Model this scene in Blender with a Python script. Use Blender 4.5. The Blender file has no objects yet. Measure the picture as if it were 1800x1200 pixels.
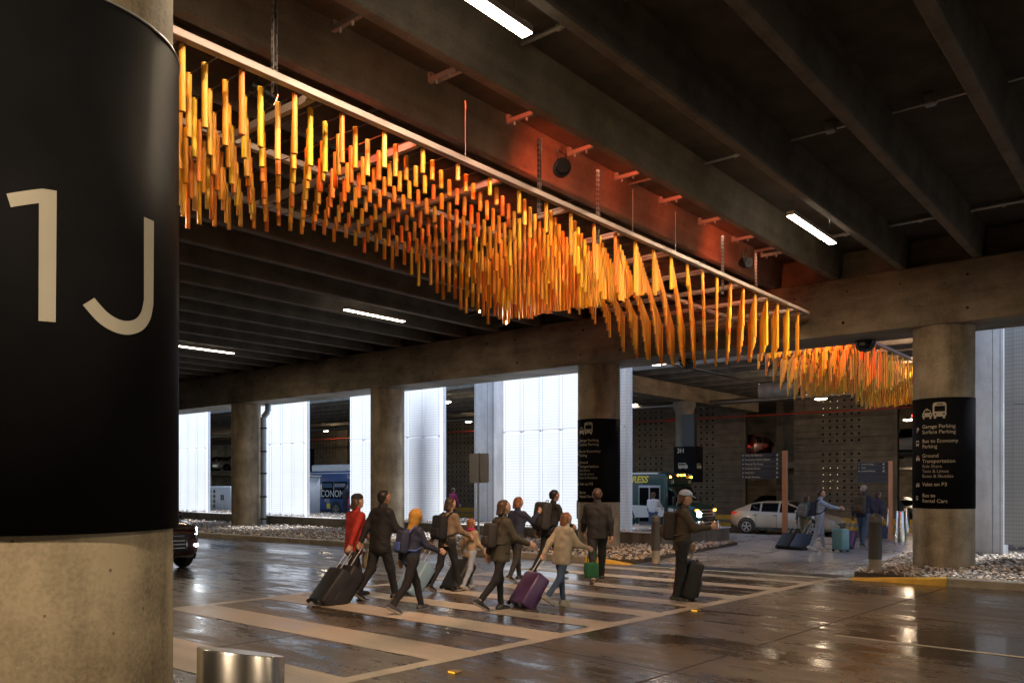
import bpy, bmesh, math, random
import numpy as np
from mathutils import Vector, Matrix
random.seed(7); np.random.seed(7)
sc = bpy.context.scene
R = math.radians

# ---------------------------------------------------------------- camera
TH = math.atan2(1192, 1432.0)          # the view is turned this much to the left of the roadway's cross axis
cd = bpy.data.cameras.new('camera'); cam = bpy.data.objects.new('camera', cd); sc.collection.objects.link(cam)
cam.location = (0, 0, 1.93); cam.rotation_euler = (math.pi/2, 0, TH)
cd.sensor_width = 36; cd.lens = 36*1432/1800; cd.shift_y = 248/1800; cd.clip_start = 0.05; cd.clip_end = 600
sc.camera = cam
# ---------------------------------------------------------------- sky, sun, exposure
SUN_EL, SUN_AZ = 58, 12                # the sun stands behind the light wells, veiled by overcast
w = bpy.data.worlds.new('World'); sc.world = w; w.use_nodes = True
nt = w.node_tree; sky = nt.nodes.new('ShaderNodeTexSky'); sky.sky_type = 'NISHITA'; sky.sun_disc = False
sky.sun_elevation = R(SUN_EL); sky.sun_rotation = R(SUN_AZ)
bg = nt.nodes['Background']; nt.links.new(sky.outputs[0], bg.inputs[0]); bg.inputs[1].default_value = 0.15
sl = bpy.data.lights.new('sun', 'SUN'); sun = bpy.data.objects.new('sun', sl); sc.collection.objects.link(sun)
sl.energy = 3.3; sl.angle = R(12); sl.color = (0.93, 0.96, 1.0)
sd = Vector((math.sin(R(SUN_AZ))*math.cos(R(SUN_EL)), math.cos(R(SUN_AZ))*math.cos(R(SUN_EL)), math.sin(R(SUN_EL))))
sun.rotation_euler = sd.to_track_quat('Z', 'Y').to_euler()
sc.view_settings.view_transform = 'Standard'; sc.view_settings.look = 'None'
sc.view_settings.exposure = 1.5; sc.view_settings.gamma = 1; sc.view_settings.use_curve_mapping = False
cy = sc.cycles
cy.use_denoising = True; cy.max_bounces = 7; cy.diffuse_bounces = 3; cy.glossy_bounces = 4; cy.transmission_bounces = 4
cy.transparent_max_bounces = 6; cy.sample_clamp_indirect = 4; cy.caustics_reflective = False; cy.caustics_refractive = False
cy.use_light_tree = True; cy.blur_glossy = 0.5

# ---------------------------------------------------------------- materials
MATS = {}
def mat(name, col, rough=.6, metal=0., var=.12, scale=4., bump=0., bscale=40., emit=None, strength=0., spec=.5, stretch=(1, 1, 1), coat=0., rvar=0.):
    if name in MATS: return MATS[name]
    m = bpy.data.materials.new(name); m.use_nodes = True; n = m.node_tree.nodes; L = m.node_tree.links
    p = n['Principled BSDF']; c = (*col, 1)
    p.inputs['Base Color'].default_value = c; p.inputs['Roughness'].default_value = rough; p.inputs['Metallic'].default_value = metal
    p.inputs['Specular IOR Level'].default_value = spec; p.inputs['Coat Weight'].default_value = coat
    if emit:
        p.inputs['Emission Color'].default_value = (*emit, 1); p.inputs['Emission Strength'].default_value = strength
    if var or bump:
        tc = n.new('ShaderNodeTexCoord'); mp = n.new('ShaderNodeMapping'); mp.inputs['Scale'].default_value = stretch
        L.new(tc.outputs['Object'], mp.inputs['Vector'])
    if var:
        no = n.new('ShaderNodeTexNoise'); no.inputs['Scale'].default_value = scale; no.inputs['Detail'].default_value = 6; no.inputs['Roughness'].default_value = .6
        L.new(mp.outputs[0], no.inputs['Vector'])
        cr = n.new('ShaderNodeMapRange'); cr.inputs['From Min'].default_value = .3; cr.inputs['From Max'].default_value = .7
        cr.inputs['To Min'].default_value = 1-var; cr.inputs['To Max'].default_value = 1+var; L.new(no.outputs['Fac'], cr.inputs['Value'])
        mx = n.new('ShaderNodeVectorMath'); mx.operation = 'SCALE'; mx.inputs[0].default_value = col
        L.new(cr.outputs[0], mx.inputs['Scale']); L.new(mx.outputs[0], p.inputs['Base Color'])
        if rvar:
            rr = n.new('ShaderNodeMapRange'); rr.inputs['From Min'].default_value = .35; rr.inputs['From Max'].default_value = .65
            rr.inputs['To Min'].default_value = max(.03, rough-rvar); rr.inputs['To Max'].default_value = min(1, rough+rvar)
            L.new(no.outputs['Fac'], rr.inputs['Value']); L.new(rr.outputs[0], p.inputs['Roughness'])
    if bump:
        nb = n.new('ShaderNodeTexNoise'); nb.inputs['Scale'].default_value = bscale; nb.inputs['Detail'].default_value = 4
        L.new(mp.outputs[0], nb.inputs['Vector'])
        b = n.new('ShaderNodeBump'); b.inputs['Strength'].default_value = bump; b.inputs['Distance'].default_value = .02
        L.new(nb.outputs['Fac'], b.inputs['Height']); L.new(b.outputs[0], p.inputs['Normal'])
    MATS[name] = m; return m

def concrete(name, dark, light, rough=.75, streak=.5, board=(1, 1, 1), holes=False, blotch=1.6):
    """cast concrete: broad blotches, run-down streaks, fine grain, pores"""
    m = bpy.data.materials.new(name); m.use_nodes = True; n = m.node_tree.nodes; L = m.node_tree.links; p = n['Principled BSDF']
    tc = n.new('ShaderNodeTexCoord')
    def noise(scale, st, det=6, ro=.6):
        mp = n.new('ShaderNodeMapping'); mp.inputs['Scale'].default_value = st; L.new(tc.outputs['Object'], mp.inputs['Vector'])
        x = n.new('ShaderNodeTexNoise'); x.inputs['Scale'].default_value = scale; x.inputs['Detail'].default_value = det; x.inputs['Roughness'].default_value = ro
        L.new(mp.outputs[0], x.inputs['Vector']); return x.outputs['Fac']
    def mixf(a, b, f):
        x = n.new('ShaderNodeMix'); x.data_type = 'FLOAT'; x.inputs[0].default_value = f; L.new(a, x.inputs[2]); L.new(b, x.inputs[3]); return x.outputs[0]
    a = noise(blotch, (1, 1, 1)); b = noise(3., board, 4); c = noise(45, (1, 1, 1), 3)
    f = mixf(mixf(a, b, streak), c, .22)
    cr = n.new('ShaderNodeValToRGB'); e = cr.color_ramp.elements
    e[0].position = .40; e[0].color = (*dark, 1); e[1].position = .60; e[1].color = (*light, 1); L.new(f, cr.inputs[0])
    col = cr.outputs[0]
    vo = n.new('ShaderNodeTexVoronoi'); vo.inputs['Scale'].default_value = 9; L.new(tc.outputs['Object'], vo.inputs['Vector'])
    th = n.new('ShaderNodeMath'); th.operation = 'LESS_THAN'; th.inputs[1].default_value = .075; L.new(vo.outputs['Distance'], th.inputs[0])
    mx = n.new('ShaderNodeMix'); mx.data_type = 'RGBA'; mx.inputs[7].default_value = (*[d*.45 for d in dark], 1)
    sc_ = n.new('ShaderNodeMath'); sc_.operation = 'MULTIPLY'; sc_.inputs[1].default_value = .7; L.new(th.outputs[0], sc_.inputs[0])
    L.new(sc_.outputs[0], mx.inputs[0]); L.new(col, mx.inputs[6]); L.new(mx.outputs[2], p.inputs['Base Color'])
    p.inputs['Roughness'].default_value = rough
    bu = n.new('ShaderNodeBump'); bu.inputs['Strength'].default_value = .25; bu.inputs['Distance'].default_value = .01; L.new(f, bu.inputs['Height']); L.new(bu.outputs[0], p.inputs['Normal'])
    MATS[name] = m; return m

def math_(n, L, op, a, b=None, c=None):
    x = n.new('ShaderNodeMath'); x.operation = op
    for i, v in enumerate((a, b, c)):
        if v is None: continue
        if isinstance(v, (int, float)): x.inputs[i].default_value = v
        else: L.new(v, x.inputs[i])
    return x.outputs[0]

def wet_paving(name, dark, light, rmin, rmax, joints=None, wetpos=.5, streaky=(1, 1, 1), coolness=None):
    m = bpy.data.materials.new(name); m.use_nodes = True; n = m.node_tree.nodes; L = m.node_tree.links; p = n['Principled BSDF']
    tc = n.new('ShaderNodeTexCoord')
    def noise(scale, st=(1, 1, 1), det=6, ro=.6, dist=0):
        mp = n.new('ShaderNodeMapping'); mp.inputs['Scale'].default_value = st; L.new(tc.outputs['Object'], mp.inputs['Vector'])
        x = n.new('ShaderNodeTexNoise'); x.inputs['Scale'].default_value = scale; x.inputs['Detail'].default_value = det; x.inputs['Roughness'].default_value = ro
        x.inputs['Distortion'].default_value = dist
        L.new(mp.outputs[0], x.inputs['Vector']); return x.outputs['Fac']
    def rng(v, a, b, c, d):
        x = n.new('ShaderNodeMapRange'); L.new(v, x.inputs[0]); x.inputs[1].default_value = a; x.inputs[2].default_value = b; x.inputs[3].default_value = c; x.inputs[4].default_value = d; return x.outputs[0]
    big = noise(.32, streaky, 5, .55, .4); mid = noise(2.6, streaky, 9, .7); fine = noise(60, (1, 1, 1), 4, .7)
    wet = math_(n, L, 'ADD', math_(n, L, 'MULTIPLY', big, .5), math_(n, L, 'MULTIPLY', mid, .5))
    wr = rng(wet, wetpos-.07, wetpos+.09, 0, 1)            # 0 standing water, 1 damp
    grain = noise(13, (1, 1, 1), 5, .75); track = noise(1.0, (.10, 2.6, 1), 4, .6, .3)
    rough = math_(n, L, 'ADD', math_(n, L, 'ADD', rng(wr, 0, 1, rmin, rmax), rng(fine, .3, .7, -.04, .06)), rng(grain, .3, .7, -.07, .09))
    cf = math_(n, L, 'ADD', math_(n, L, 'ADD', math_(n, L, 'MULTIPLY', wr, .38), math_(n, L, 'MULTIPLY', rng(grain, .3, .7, 0, 1), .22)), math_(n, L, 'ADD', math_(n, L, 'MULTIPLY', rng(fine, .25, .75, 0, 1), .15), math_(n, L, 'MULTIPLY', rng(track, .35, .65, 0, 1), .25)))
    mx = n.new('ShaderNodeMix'); mx.data_type = 'RGBA'; mx.inputs[6].default_value = (*dark, 1); mx.inputs[7].default_value = (*light, 1); L.new(cf, mx.inputs[0])
    col = mx.outputs[2]
    if joints:
        sp = n.new('ShaderNodeSeparateXYZ'); L.new(tc.outputs['Object'], sp.inputs[0]); x, y = sp.outputs[0], sp.outputs[1]
        wob = math_(n, L, 'MULTIPLY', math_(n, L, 'SUBTRACT', noise(2.5), .5), .035)
        u = math_(n, L, 'ADD', math_(n, L, 'SUBTRACT', x, math_(n, L, 'MULTIPLY', y, .066)), wob)
        v = math_(n, L, 'ADD', math_(n, L, 'ADD', y, math_(n, L, 'MULTIPLY', x, .066)), wob)
        tot = None
        for q, off, per, wd in ((u, joints[0], joints[1], .018), (v, joints[2], joints[3], .015)):
            d = math_(n, L, 'ABSOLUTE', math_(n, L, 'SUBTRACT', math_(n, L, 'MODULO', math_(n, L, 'ADD', q, 1000*per-off+per/2), per), per/2))
            s = math_(n, L, 'LESS_THAN', d, wd); tot = s if tot is None else math_(n, L, 'MAXIMUM', tot, s)
        m2 = n.new('ShaderNodeMix'); m2.data_type = 'RGBA'; L.new(tot, m2.inputs[0]); L.new(col, m2.inputs[6]); m2.inputs[7].default_value = (.012, .010, .009, 1)
        col = m2.outputs[2]; rough = math_(n, L, 'ADD', rough, math_(n, L, 'MULTIPLY', tot, .3))
    L.new(col, p.inputs['Base Color']); L.new(rough, p.inputs['Roughness'])
    p.inputs['Specular IOR Level'].default_value = .6
    hh = math_(n, L, 'ADD', math_(n, L, 'MULTIPLY', math_(n, L, 'ADD', math_(n, L, 'MULTIPLY', fine, wr), math_(n, L, 'MULTIPLY', grain, .8)), .25), math_(n, L, 'MULTIPLY', noise(3.2, streaky, 3), .6))
    bu = n.new('ShaderNodeBump'); bu.inputs['Strength'].default_value = .13; bu.inputs['Distance'].default_value = .012; L.new(hh, bu.inputs['Height']); L.new(bu.outputs[0], p.inputs['Normal'])
    MATS[name] = m; return m

# ---------------------------------------------------------------- mesh helpers
class MB:
    """collects faces, builds ONE mesh object"""
    def __init__(s): s.v = []; s.f = []; s.m = []; s.mats = []; s.smooth = []
    def mi(s, m):
        if m not in s.mats: s.mats.append(m)
        return s.mats.index(m)
    def add(s, vs, fs, m=None, sm=False):
        o = len(s.v); s.v += [tuple(v) for v in vs]; k = s.mi(m) if m else 0
        for f in fs: s.f.append(tuple(i+o for i in f)); s.m.append(k); s.smooth.append(sm)
    def box(s, x0, x1, y0, y1, z0, z1, m=None, M=None):
        vs = [Vector((x, y, z)) for z in (z0, z1) for y in (y0, y1) for x in (x0, x1)]
        if M: vs = [M @ v for v in vs]
        s.add(vs, [(0, 2, 3, 1), (4, 5, 7, 6), (0, 1, 5, 4), (2, 6, 7, 3), (0, 4, 6, 2), (1, 3, 7, 5)], m)
    def tube(s, a, b, r, n=10, m=None, r2=None, cap=True, sm=True):
        a, b = Vector(a), Vector(b); d = (b-a); q = d.to_track_quat('Z', 'Y'); r2 = r if r2 is None else r2
        vs = [a+q @ Vector((r*math.cos(2*math.pi*i/n), r*math.sin(2*math.pi*i/n), 0)) for i in range(n)]
        vs += [b+q @ Vector((r2*math.cos(2*math.pi*i/n), r2*math.sin(2*math.pi*i/n), 0)) for i in range(n)]
        s.add(vs, [(i, (i+1) % n, n+(i+1) % n, n+i) for i in range(n)], m, sm)
        if cap: s.add(vs[:n], [tuple(range(n-1, -1, -1))], m); s.add(vs[n:], [tuple(range(n))], m)
    def path(s, pts, r, n=8, m=None):
        for a, b in zip(pts, pts[1:]): s.tube(a, b, r, n, m)
    def lathe(s, prof, n=32, m=None, c=(0, 0, 0), sm=True, a0=0, a1=2*math.pi, caps=True):
        full = abs(a1-a0-2*math.pi) < 1e-6; k = n if full else n+1; vs = []
        for r, z in prof:
            for i in range(k):
                a = a0+(a1-a0)*i/n; vs.append((c[0]+r*math.cos(a), c[1]+r*math.sin(a), c[2]+z))
        fs = []
        for j in range(len(prof)-1):
            for i in range(n):
                i2 = (i+1) % k if full else i+1
                fs.append((j*k+i, j*k+i2, (j+1)*k+i2, (j+1)*k+i))
        s.add(vs, fs, m, sm)
        if caps and full:
            if prof[0][0] > 1e-4: s.add(vs[:k], [tuple(range(k-1, -1, -1))], m)
            if prof[-1][0] > 1e-4: s.add(vs[-k:], [tuple(range(k))], m)
    def prism(s, pts, z0, z1, m=None, M=None):
        """polygon in (x,y) extruded in z; pass M to place it"""
        n = len(pts); ar = sum(pts[i][0]*pts[(i+1) % n][1]-pts[(i+1) % n][0]*pts[i][1] for i in range(n))
        if ar < 0: pts = pts[::-1]
        vs = [Vector((x, y, z0)) for x, y in pts]+[Vector((x, y, z1)) for x, y in pts]
        if M: vs = [M @ v for v in vs]
        s.add(vs, [tuple(range(n-1, -1, -1)), tuple(range(n, 2*n))]+[(i, (i+1) % n, n+(i+1) % n, n+i) for i in range(n)], m)
    def rbox(s, x0, x1, y0, y1, z0, z1, r, m=None, M=None, seg=2):
        bm = bmesh.new(); bmesh.ops.create_cube(bm, size=1)
        for v in bm.verts: v.co = Vector(((x0+x1)/2+v.co.x*(x1-x0), (y0+y1)/2+v.co.y*(y1-y0), (z0+z1)/2+v.co.z*(z1-z0)))
        bmesh.ops.bevel(bm, geom=list(bm.edges), offset=r, segments=seg, affect='EDGES', profile=.5)
        bm.verts.index_update()
        vs = [v.co.copy() for v in bm.verts]
        if M: vs = [M @ v for v in vs]
        s.add(vs, [tuple(v.index for v in f.verts) for f in bm.faces], m, True); bm.free()
    def ball(s, c, r, m=None, sx=1, sy=1, sz=1, n=12):
        prof = [(max(1e-5, math.sin(math.pi*i/n))*r, -math.cos(math.pi*i/n)*r) for i in range(n+1)]
        o = len(s.v); s.lathe(prof, 2*n, m, (0, 0, 0), caps=False)
        for i in range(o, len(s.v)):
            x, y, z = s.v[i]; s.v[i] = (c[0]+x*sx, c[1]+y*sy, c[2]+z*sz)
    def build(s, name, m=None, parent=None, loc=(0, 0, 0), rz=0, bevel=0, auto=False):
        me = bpy.data.meshes.new(name); me.from_pydata(s.v, [], s.f)
        mats = s.mats if s.mats else [m]
        if m and s.mats and None in s.mats: mats = [x or m for x in s.mats]
        for x in mats: me.materials.append(x)
        me.polygons.foreach_set('material_index', s.m); me.polygons.foreach_set('use_smooth', s.smooth); me.update()
        o = bpy.data.objects.new(name, me); sc.collection.objects.link(o); o.location = loc; o.rotation_euler.z = rz
        if parent: o.parent = parent
        if bevel:
            b = o.modifiers.new('bevel', 'BEVEL'); b.width = bevel; b.segments = 2; b.limit_method = 'ANGLE'; b.angle_limit = R(40)
        return o

def tag(o, label=None, cat=None, group=None, kind=None):
    if label: o['label'] = label
    if cat: o['category'] = cat
    if group: o['group'] = group
    if kind: o['kind'] = kind
    return o
def thing(name, label, cat, loc=(0, 0, 0), rz=0, group=None):
    o = bpy.data.objects.new(name, None); sc.collection.objects.link(o); o.location = loc; o.rotation_euler.z = rz; o.empty_display_size = .2
    return tag(o, label, cat, group)
def copy_tree(o, parent=None):
    c = o.copy(); sc.collection.objects.link(c); c.parent = parent
    for ch in list(o.children): copy_tree(ch, c)
    return c
def lamp(name, kind, loc, energy, col, parent=None, aim=None, **kw):
    l = bpy.data.lights.new(name, kind); l.energy = energy; l.color = col
    for k, v in kw.items(): setattr(l, k, v)
    o = bpy.data.objects.new(name, l); sc.collection.objects.link(o); o.location = loc
    if aim is not None: o.rotation_euler = (Vector(loc)-Vector(aim)).to_track_quat('Z', 'Y').to_euler()
    if parent: o.parent = parent
    return o
ORD = 'first second third fourth fifth sixth seventh eighth ninth tenth eleventh twelfth thirteenth fourteenth fifteenth sixteenth seventeenth eighteenth nineteenth twentieth twenty-first twenty-second twenty-third twenty-fourth twenty-fifth twenty-sixth'.split()

def text_geo(s, size, align='LEFT', bold=0.0, shear=0.0, spacing=1.0):
    cu = bpy.data.curves.new('t', 'FONT'); cu.body = s; cu.size = size; cu.align_x = align; cu.offset = bold; cu.shear = shear; cu.space_character = spacing
    cu.resolution_u = 4; cu.fill_mode = 'FRONT'
    o = bpy.data.objects.new('t', cu); me = bpy.data.meshes.new_from_object(o)
    vs = [v.co.copy() for v in me.vertices]; fs = [tuple(p.vertices) for p in me.polygons]
    bpy.data.meshes.remove(me); bpy.data.objects.remove(o); bpy.data.curves.remove(cu)
    return vs, fs
def flat_text(mb, s, size, M, m=None, **kw):
    """M maps (x right, y up, z out)"""
    vs, fs = text_geo(s, size, **kw); mb.add([M @ v for v in vs], fs, m)
def wrap_text(mb, s, size, cx, cy, rad, s0, z, m=None, **kw):
    """lettering wrapped round a column: s0 is the arc position, angle*radius"""
    vs, fs = text_geo(s, size, **kw)
    mb.add([(cx+rad*math.cos((s0+v.x)/rad), cy+rad*math.sin((s0+v.x)/rad), z+v.y) for v in vs], fs, m)
def frame(o, xr, up, out):
    """matrix for flat_text from an origin and three axes"""
    M = Matrix((Vector(xr).normalized(), Vector(up).normalized(), Vector(out).normalized())).transposed().to_4x4(); M.translation = Vector(o); return M
# ================================================================ materials of the place
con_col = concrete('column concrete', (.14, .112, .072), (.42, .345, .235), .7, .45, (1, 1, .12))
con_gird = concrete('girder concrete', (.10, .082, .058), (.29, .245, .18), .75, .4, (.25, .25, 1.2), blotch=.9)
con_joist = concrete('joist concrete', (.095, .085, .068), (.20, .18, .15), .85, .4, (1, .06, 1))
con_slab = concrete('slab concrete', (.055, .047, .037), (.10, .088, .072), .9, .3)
con_kerb = concrete('kerb concrete', (.20, .17, .13), (.40, .36, .29), .55, .3)
con_wall = concrete('low wall concrete', (.10, .088, .07), (.20, .18, .15), .7, .5, (1, 1, .15))
con_pier = concrete('pale pier concrete', (.50, .50, .50), (.70, .70, .70), .75, .5, (1, 1, .2))
road_m = wet_paving('wet roadway concrete', (.028, .022, .017), (.145, .112, .078), .12, .50, (-4.55, 4.57, 2.6, 4.57), .50, (.45, 1.6, 1))
walk_m = wet_paving('wet walk concrete', (.22, .22, .225), (.34, .34, .34), .17, .40, (-7.7, 2.6, 22.5, 3.2), .50, (.4, .35, 1))
road2_m = wet_paving('far roadway asphalt', (.030, .024, .018), (.07, .055, .04), .2, .5, None, .45)
paint_m = wet_paving('worn tan road paint', (.18, .155, .125), (.60, .54, .44), .24, .56, None, .45, (.6, 1.3, 1))
paint_y = mat('yellow kerb paint', (.62, .36, .035), .5, var=.14, scale=6)
tactile_m = mat('dark tactile strip', (.035, .037, .042), .3, var=.25, scale=12, bump=.4, bscale=60)
alu = mat('brushed steel', (.55, .53, .50), .26, 1.0, var=.06, scale=1, stretch=(9, 9, .1))
cap_m = mat('steel cap', (.5, .5, .5), .35, 1.0, var=0)
galv = mat('galvanised steel', (.42, .43, .44), .45, .7, var=.15, scale=14)
rail_m = mat('pale painted rail', (.32, .28, .26), .45, var=.05)
black_m = mat('black metal', (.012, .012, .013), .4, var=.05)
band_m = mat('charcoal sign skin', (.011, .011, .0125), .5, var=.2, scale=2, spec=.012)
letter_m = mat('cream lettering', (.44, .39, .31), .45, var=.03)
letter2_m = mat('dim grey lettering', (.28, .255, .22), .5, var=.03)
screen_back = mat('screen steel frame white', (.80, .82, .84), .5, var=.03)
lampglow = mat('strip lamp diffuser', (.9, .88, .8), .5, var=0, emit=(1, .86, .66), strength=9)
lampglow2 = mat('far lamp diffuser', (.9, .88, .8), .5, var=0, emit=(1, .84, .6), strength=5)
redlight = mat('red indicator glow', (.5, .02, .02), .5, var=0, emit=(1, .04, .03), strength=5)
WARM = (1.0, .76, .50)

# ================================================================ setting: ground
def ky(x): return 16.35+.07*(x+11.5)             # face of the far kerb
m = MB(); m.add([(-120, -40, 0), (60, -40, 0), (60, ky(60), 0), (-120, ky(-120), 0)], [(0, 1, 2, 3)])
tag(m.build('road', road_m), kind='structure')
m = MB(); m.add([(-120, ky(-120), -.004+.008), (60, ky(60), .004), (60, 29.0, .03), (-120, 29.0, .03)], [(0, 1, 2, 3)])
m.add([(-120, 29, .03), (60, 29, .03), (60, 29.02, -.3), (-120, 29.02, -.3)], [(0, 1, 2, 3)])
tag(m.build('walk', walk_m), kind='structure')
m = MB(); m.add([(-160, 29.0, -.3), (80, 29.0, -.3), (80, 140, -.3), (-160, 140, -.3)], [(0, 1, 2, 3)])
tag(m.build('far_road', road2_m), kind='structure')

def strip_line(mb, x0, y0, x1, y1, wd, z):
    d = Vector((x1-x0, y1-y0, 0)).normalized()*0; t = Vector((x1-x0, y1-y0, 0)).normalized(); nrm = Vector((-t.y, t.x, 0))*wd/2
    n = max(2, int(math.hypot(x1-x0, y1-y0)/.25)); a, b = [], []
    for i in range(n+1):
        c = Vector((x0+(x1-x0)*i/n, y0+(y1-y0)*i/n, z)); j = random.uniform(-.008, .008)
        a.append(c+nrm*(1+j)); b.append(c-nrm*(1+random.uniform(-.02, .02)))
    mb.add(a+b, [(i, i+1, n+2+i, n+1+i) for i in range(n)])
m = MB()
strip_line(m, -6.62, 1.0, -5.52, 17.0, .20, .004)        # outer edge line of the crossing
strip_line(m, -12.15, 3.6, -11.38, 15.6, .20, .004)      # inner edge line
tag(m.build('road_markings', paint_m), kind='structure')
m = MB()
for yc, wd in ((2.9, .7), (4.72, .84), (6.58, .66), (8.15, .58), (9.3, .48), (10.5, .46), (11.72, .46), (12.95, .46), (14.4, .44), (15.72, .38)):
    xo = -6.42+.069*(yc-4); xi = -12.05+.064*(yc-4)
    strip_line(m, xi, yc-.04, xo, yc-.04+.004*8, wd, .0045)
tag(m.build('crossing_markings', paint_m), kind='structure')
m = MB(); strip_line(m, -3.45, 10.54, 6, 10.50, .09, .004); strip_line(m, -3.1, 7.4, 3, 7.4, .1, .004); strip_line(m, -30, 11.0, -12.5, 11.6, .1, .004)
tag(m.build('lane_markings', paint_m), kind='structure')
m = MB()
for y in (30.3, 31.5, 32.7, 33.9, 35.1, 36.3): strip_line(m, -9.6, y, -1, y, .5, -.296)
tag(m.build('far_crossing_markings', paint_m), kind='structure')
m = MB(); m.add([(-10.05, 16.52, .012), (-5.5, 16.84, .012), (-5.5, 17.45, .014), (-10.15, 17.15, .014)], [(0, 1, 2, 3)])
tag(m.build('tactile_paving', tactile_m), kind='structure')

# kerbs ----------------------------------------------------------
def kerb(name, x0, x1, mt, h0=.15, h1=.15, n=24, wd=.2):
    m = MB()
    for i in range(n):
        a, b = x0+(x1-x0)*i/n, x0+(x1-x0)*(i+1)/n; ha, hb = h0+(h1-h0)*min(1, i/n*1.0), h0+(h1-h0)*(i+1)/n
        A = [(a, ky(a)-.02, 0), (a, ky(a)+.0, max(.006, ha-.02)), (a, ky(a)+.03, max(.008, ha)), (a, ky(a)+wd, max(.008, ha)), (a, ky(a)+wd, 0)]
        B = [(b, ky(b)-.02, 0), (b, ky(b)+.0, max(.006, hb-.02)), (b, ky(b)+.03, max(.008, hb)), (b, ky(b)+wd, max(.008, hb)), (b, ky(b)+wd, 0)]
        m.add(A+B, [(j, 5+j, 6+j, j+1) for j in range(4)], None)
    m.add([(x1, ky(x1)-.02, 0), (x1, ky(x1), h1-.02), (x1, ky(x1)+.03, h1), (x1, ky(x1)+wd, h1), (x1, ky(x1)+wd, 0)], [(4, 3, 2, 1, 0)])
    return m.build(name, mt)
tag(kerb('kerb', -110, -11.3, con_kerb, n=120), kind='structure')
tag(kerb('kerb', -11.29, -10.1, paint_y, .15, .01), kind='structure')
tag(kerb('kerb', -5.2, -3.5, paint_y, .03, .15), kind='structure')
tag(kerb('kerb', -3.485, 40, con_kerb, n=60), kind='structure')
m = MB(); m.box(-120, 60, 39.4, 42.9, -.3, -.12); tag(m.build('far_kerb', con_kerb), kind='structure')
m = MB(); m.box(-120, 60, 39.36, 39.397, -.29, -.13); tag(m.build('far_kerb_stripe', paint_y), kind='structure')
m = MB(); m.box(-120, 60, 42.9, 43.6, -.3, .12); tag(m.build('far_kerb', paint_y), kind='structure')
m = MB(); strip_line(m, -19, 36.2, -14.0, 36.8, .12, -.296); tag(m.build('far_lane_markings', paint_y), kind='structure')

# ---------------------------------------------------------------- gravel beds
grav_base = mat('bed soil', (.06, .05, .04), .9, var=.3, scale=30, bump=.5)
stone_ms = [mat('buff stone', (.55, .43, .30), .6, var=.3, scale=9), mat('grey stone', (.42, .40, .38), .55, var=.25, scale=9), mat('pale stone', (.68, .62, .54), .6, var=.2, scale=9), mat('brown stone', (.18, .12, .08), .6, var=.3, scale=9)]
def gravel(name, poly, n, z, smin, smax, nearw=None):
    m = MB(); m.prism(poly, z-.12, z-.01, grav_base)
    def inside(x, y):
        c = False; j = len(poly)-1
        for i in range(len(poly)):
            if (poly[i][1] > y) != (poly[j][1] > y) and x < (poly[j][0]-poly[i][0])*(y-poly[i][1])/(poly[j][1]-poly[i][1])+poly[i][0]: c = not c
            j = i
        return c
    xs = [p[0] for p in poly]; ys = [p[1] for p in poly]
    ico = bmesh.new(); bmesh.ops.create_icosphere(ico, subdivisions=1, radius=1); ico.verts.index_update()
    iv = [v.co.copy() for v in ico.verts]; fi = [tuple(v.index for v in f.verts) for f in ico.faces]; ico.free(); k = 0; tries = 0
    while k < n and tries < n*30:
        tries += 1
        x = random.uniform(min(xs), max(xs)); y = random.uniform(min(ys), max(ys))
        if nearw and random.random() > nearw(x, y): continue
        if not inside(x, y): continue
        s = random.uniform(smin, smax)*random.choice((.6, .8, 1, 1, 1.25)); e = Matrix.Rotation(random.uniform(0, 6.28), 3, 'Z') @ Matrix.Rotation(random.uniform(-.6, .6), 3, 'X')
        sx, sy, sz = s*random.uniform(.8, 1.5), s*random.uniform(.7, 1.1), s*random.uniform(.45, .8)
        c = Vector((x, y, z+random.uniform(-.01, .035)))
        vs = [c+e @ Vector((v.x*sx, v.y*sy, v.z*sz))*random.uniform(.85, 1.12) for v in iv]
        m.add(vs, fi, stone_ms[random.choices(range(4), (4, 3, 1.6, 3))[0]]); k += 1
    return tag(m.build(name), kind='stuff')
gravel('gravel', [(-60, ky(-60)+.2), (-34, ky(-34)+.2), (-10.15, 16.65), (-10.1, 17.2), (-10.7, 23.7), (-11.74, 22.9), (-11.76, 20.96), (-60, 20.96)], 9500, .11, .022, .048,
       lambda x, y: min(1, .12+((max(0, x+42)/31)**2)))
gravel('gravel', [(-5.3, 17.35), (-3.4, 17.12), (14, 18.3), (14, 27), (-4.5, 27), (-5.75, 24.3)], 8000, .11, .018, .042, lambda x, y: 1 if x < 1 and y < 24 else .08)
gravel('gravel', [(-60, 21.3), (-12.1, 21.3), (-12.1, 26.5), (-60, 26.5)], 2600, .40, .025, .05, lambda x, y: 1 if y < 22.3 else .1)

# ---------------------------------------------------------------- low retaining wall of the planter
t = thing('retaining_wall', 'long low dark concrete wall edging the raised gravel planter under the white screens', 'wall', (-35, 21.1, 0))
m = MB(); m.box(-25, 23.2, -.12, .12, 0, .43); m.box(22.96, 23.2, .12, 4.4, 0, .43); m.build('wall_body', con_wall, t, bevel=.01)
m = MB(); m.box(-25, 23.23, -.15, .16, .433, .47); m.box(22.93, 23.23, .16, 4.43, .433, .47); m.build('coping', mat('pale coping', (.55, .55, .54), .35, var=.12, scale=5), t)

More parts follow.
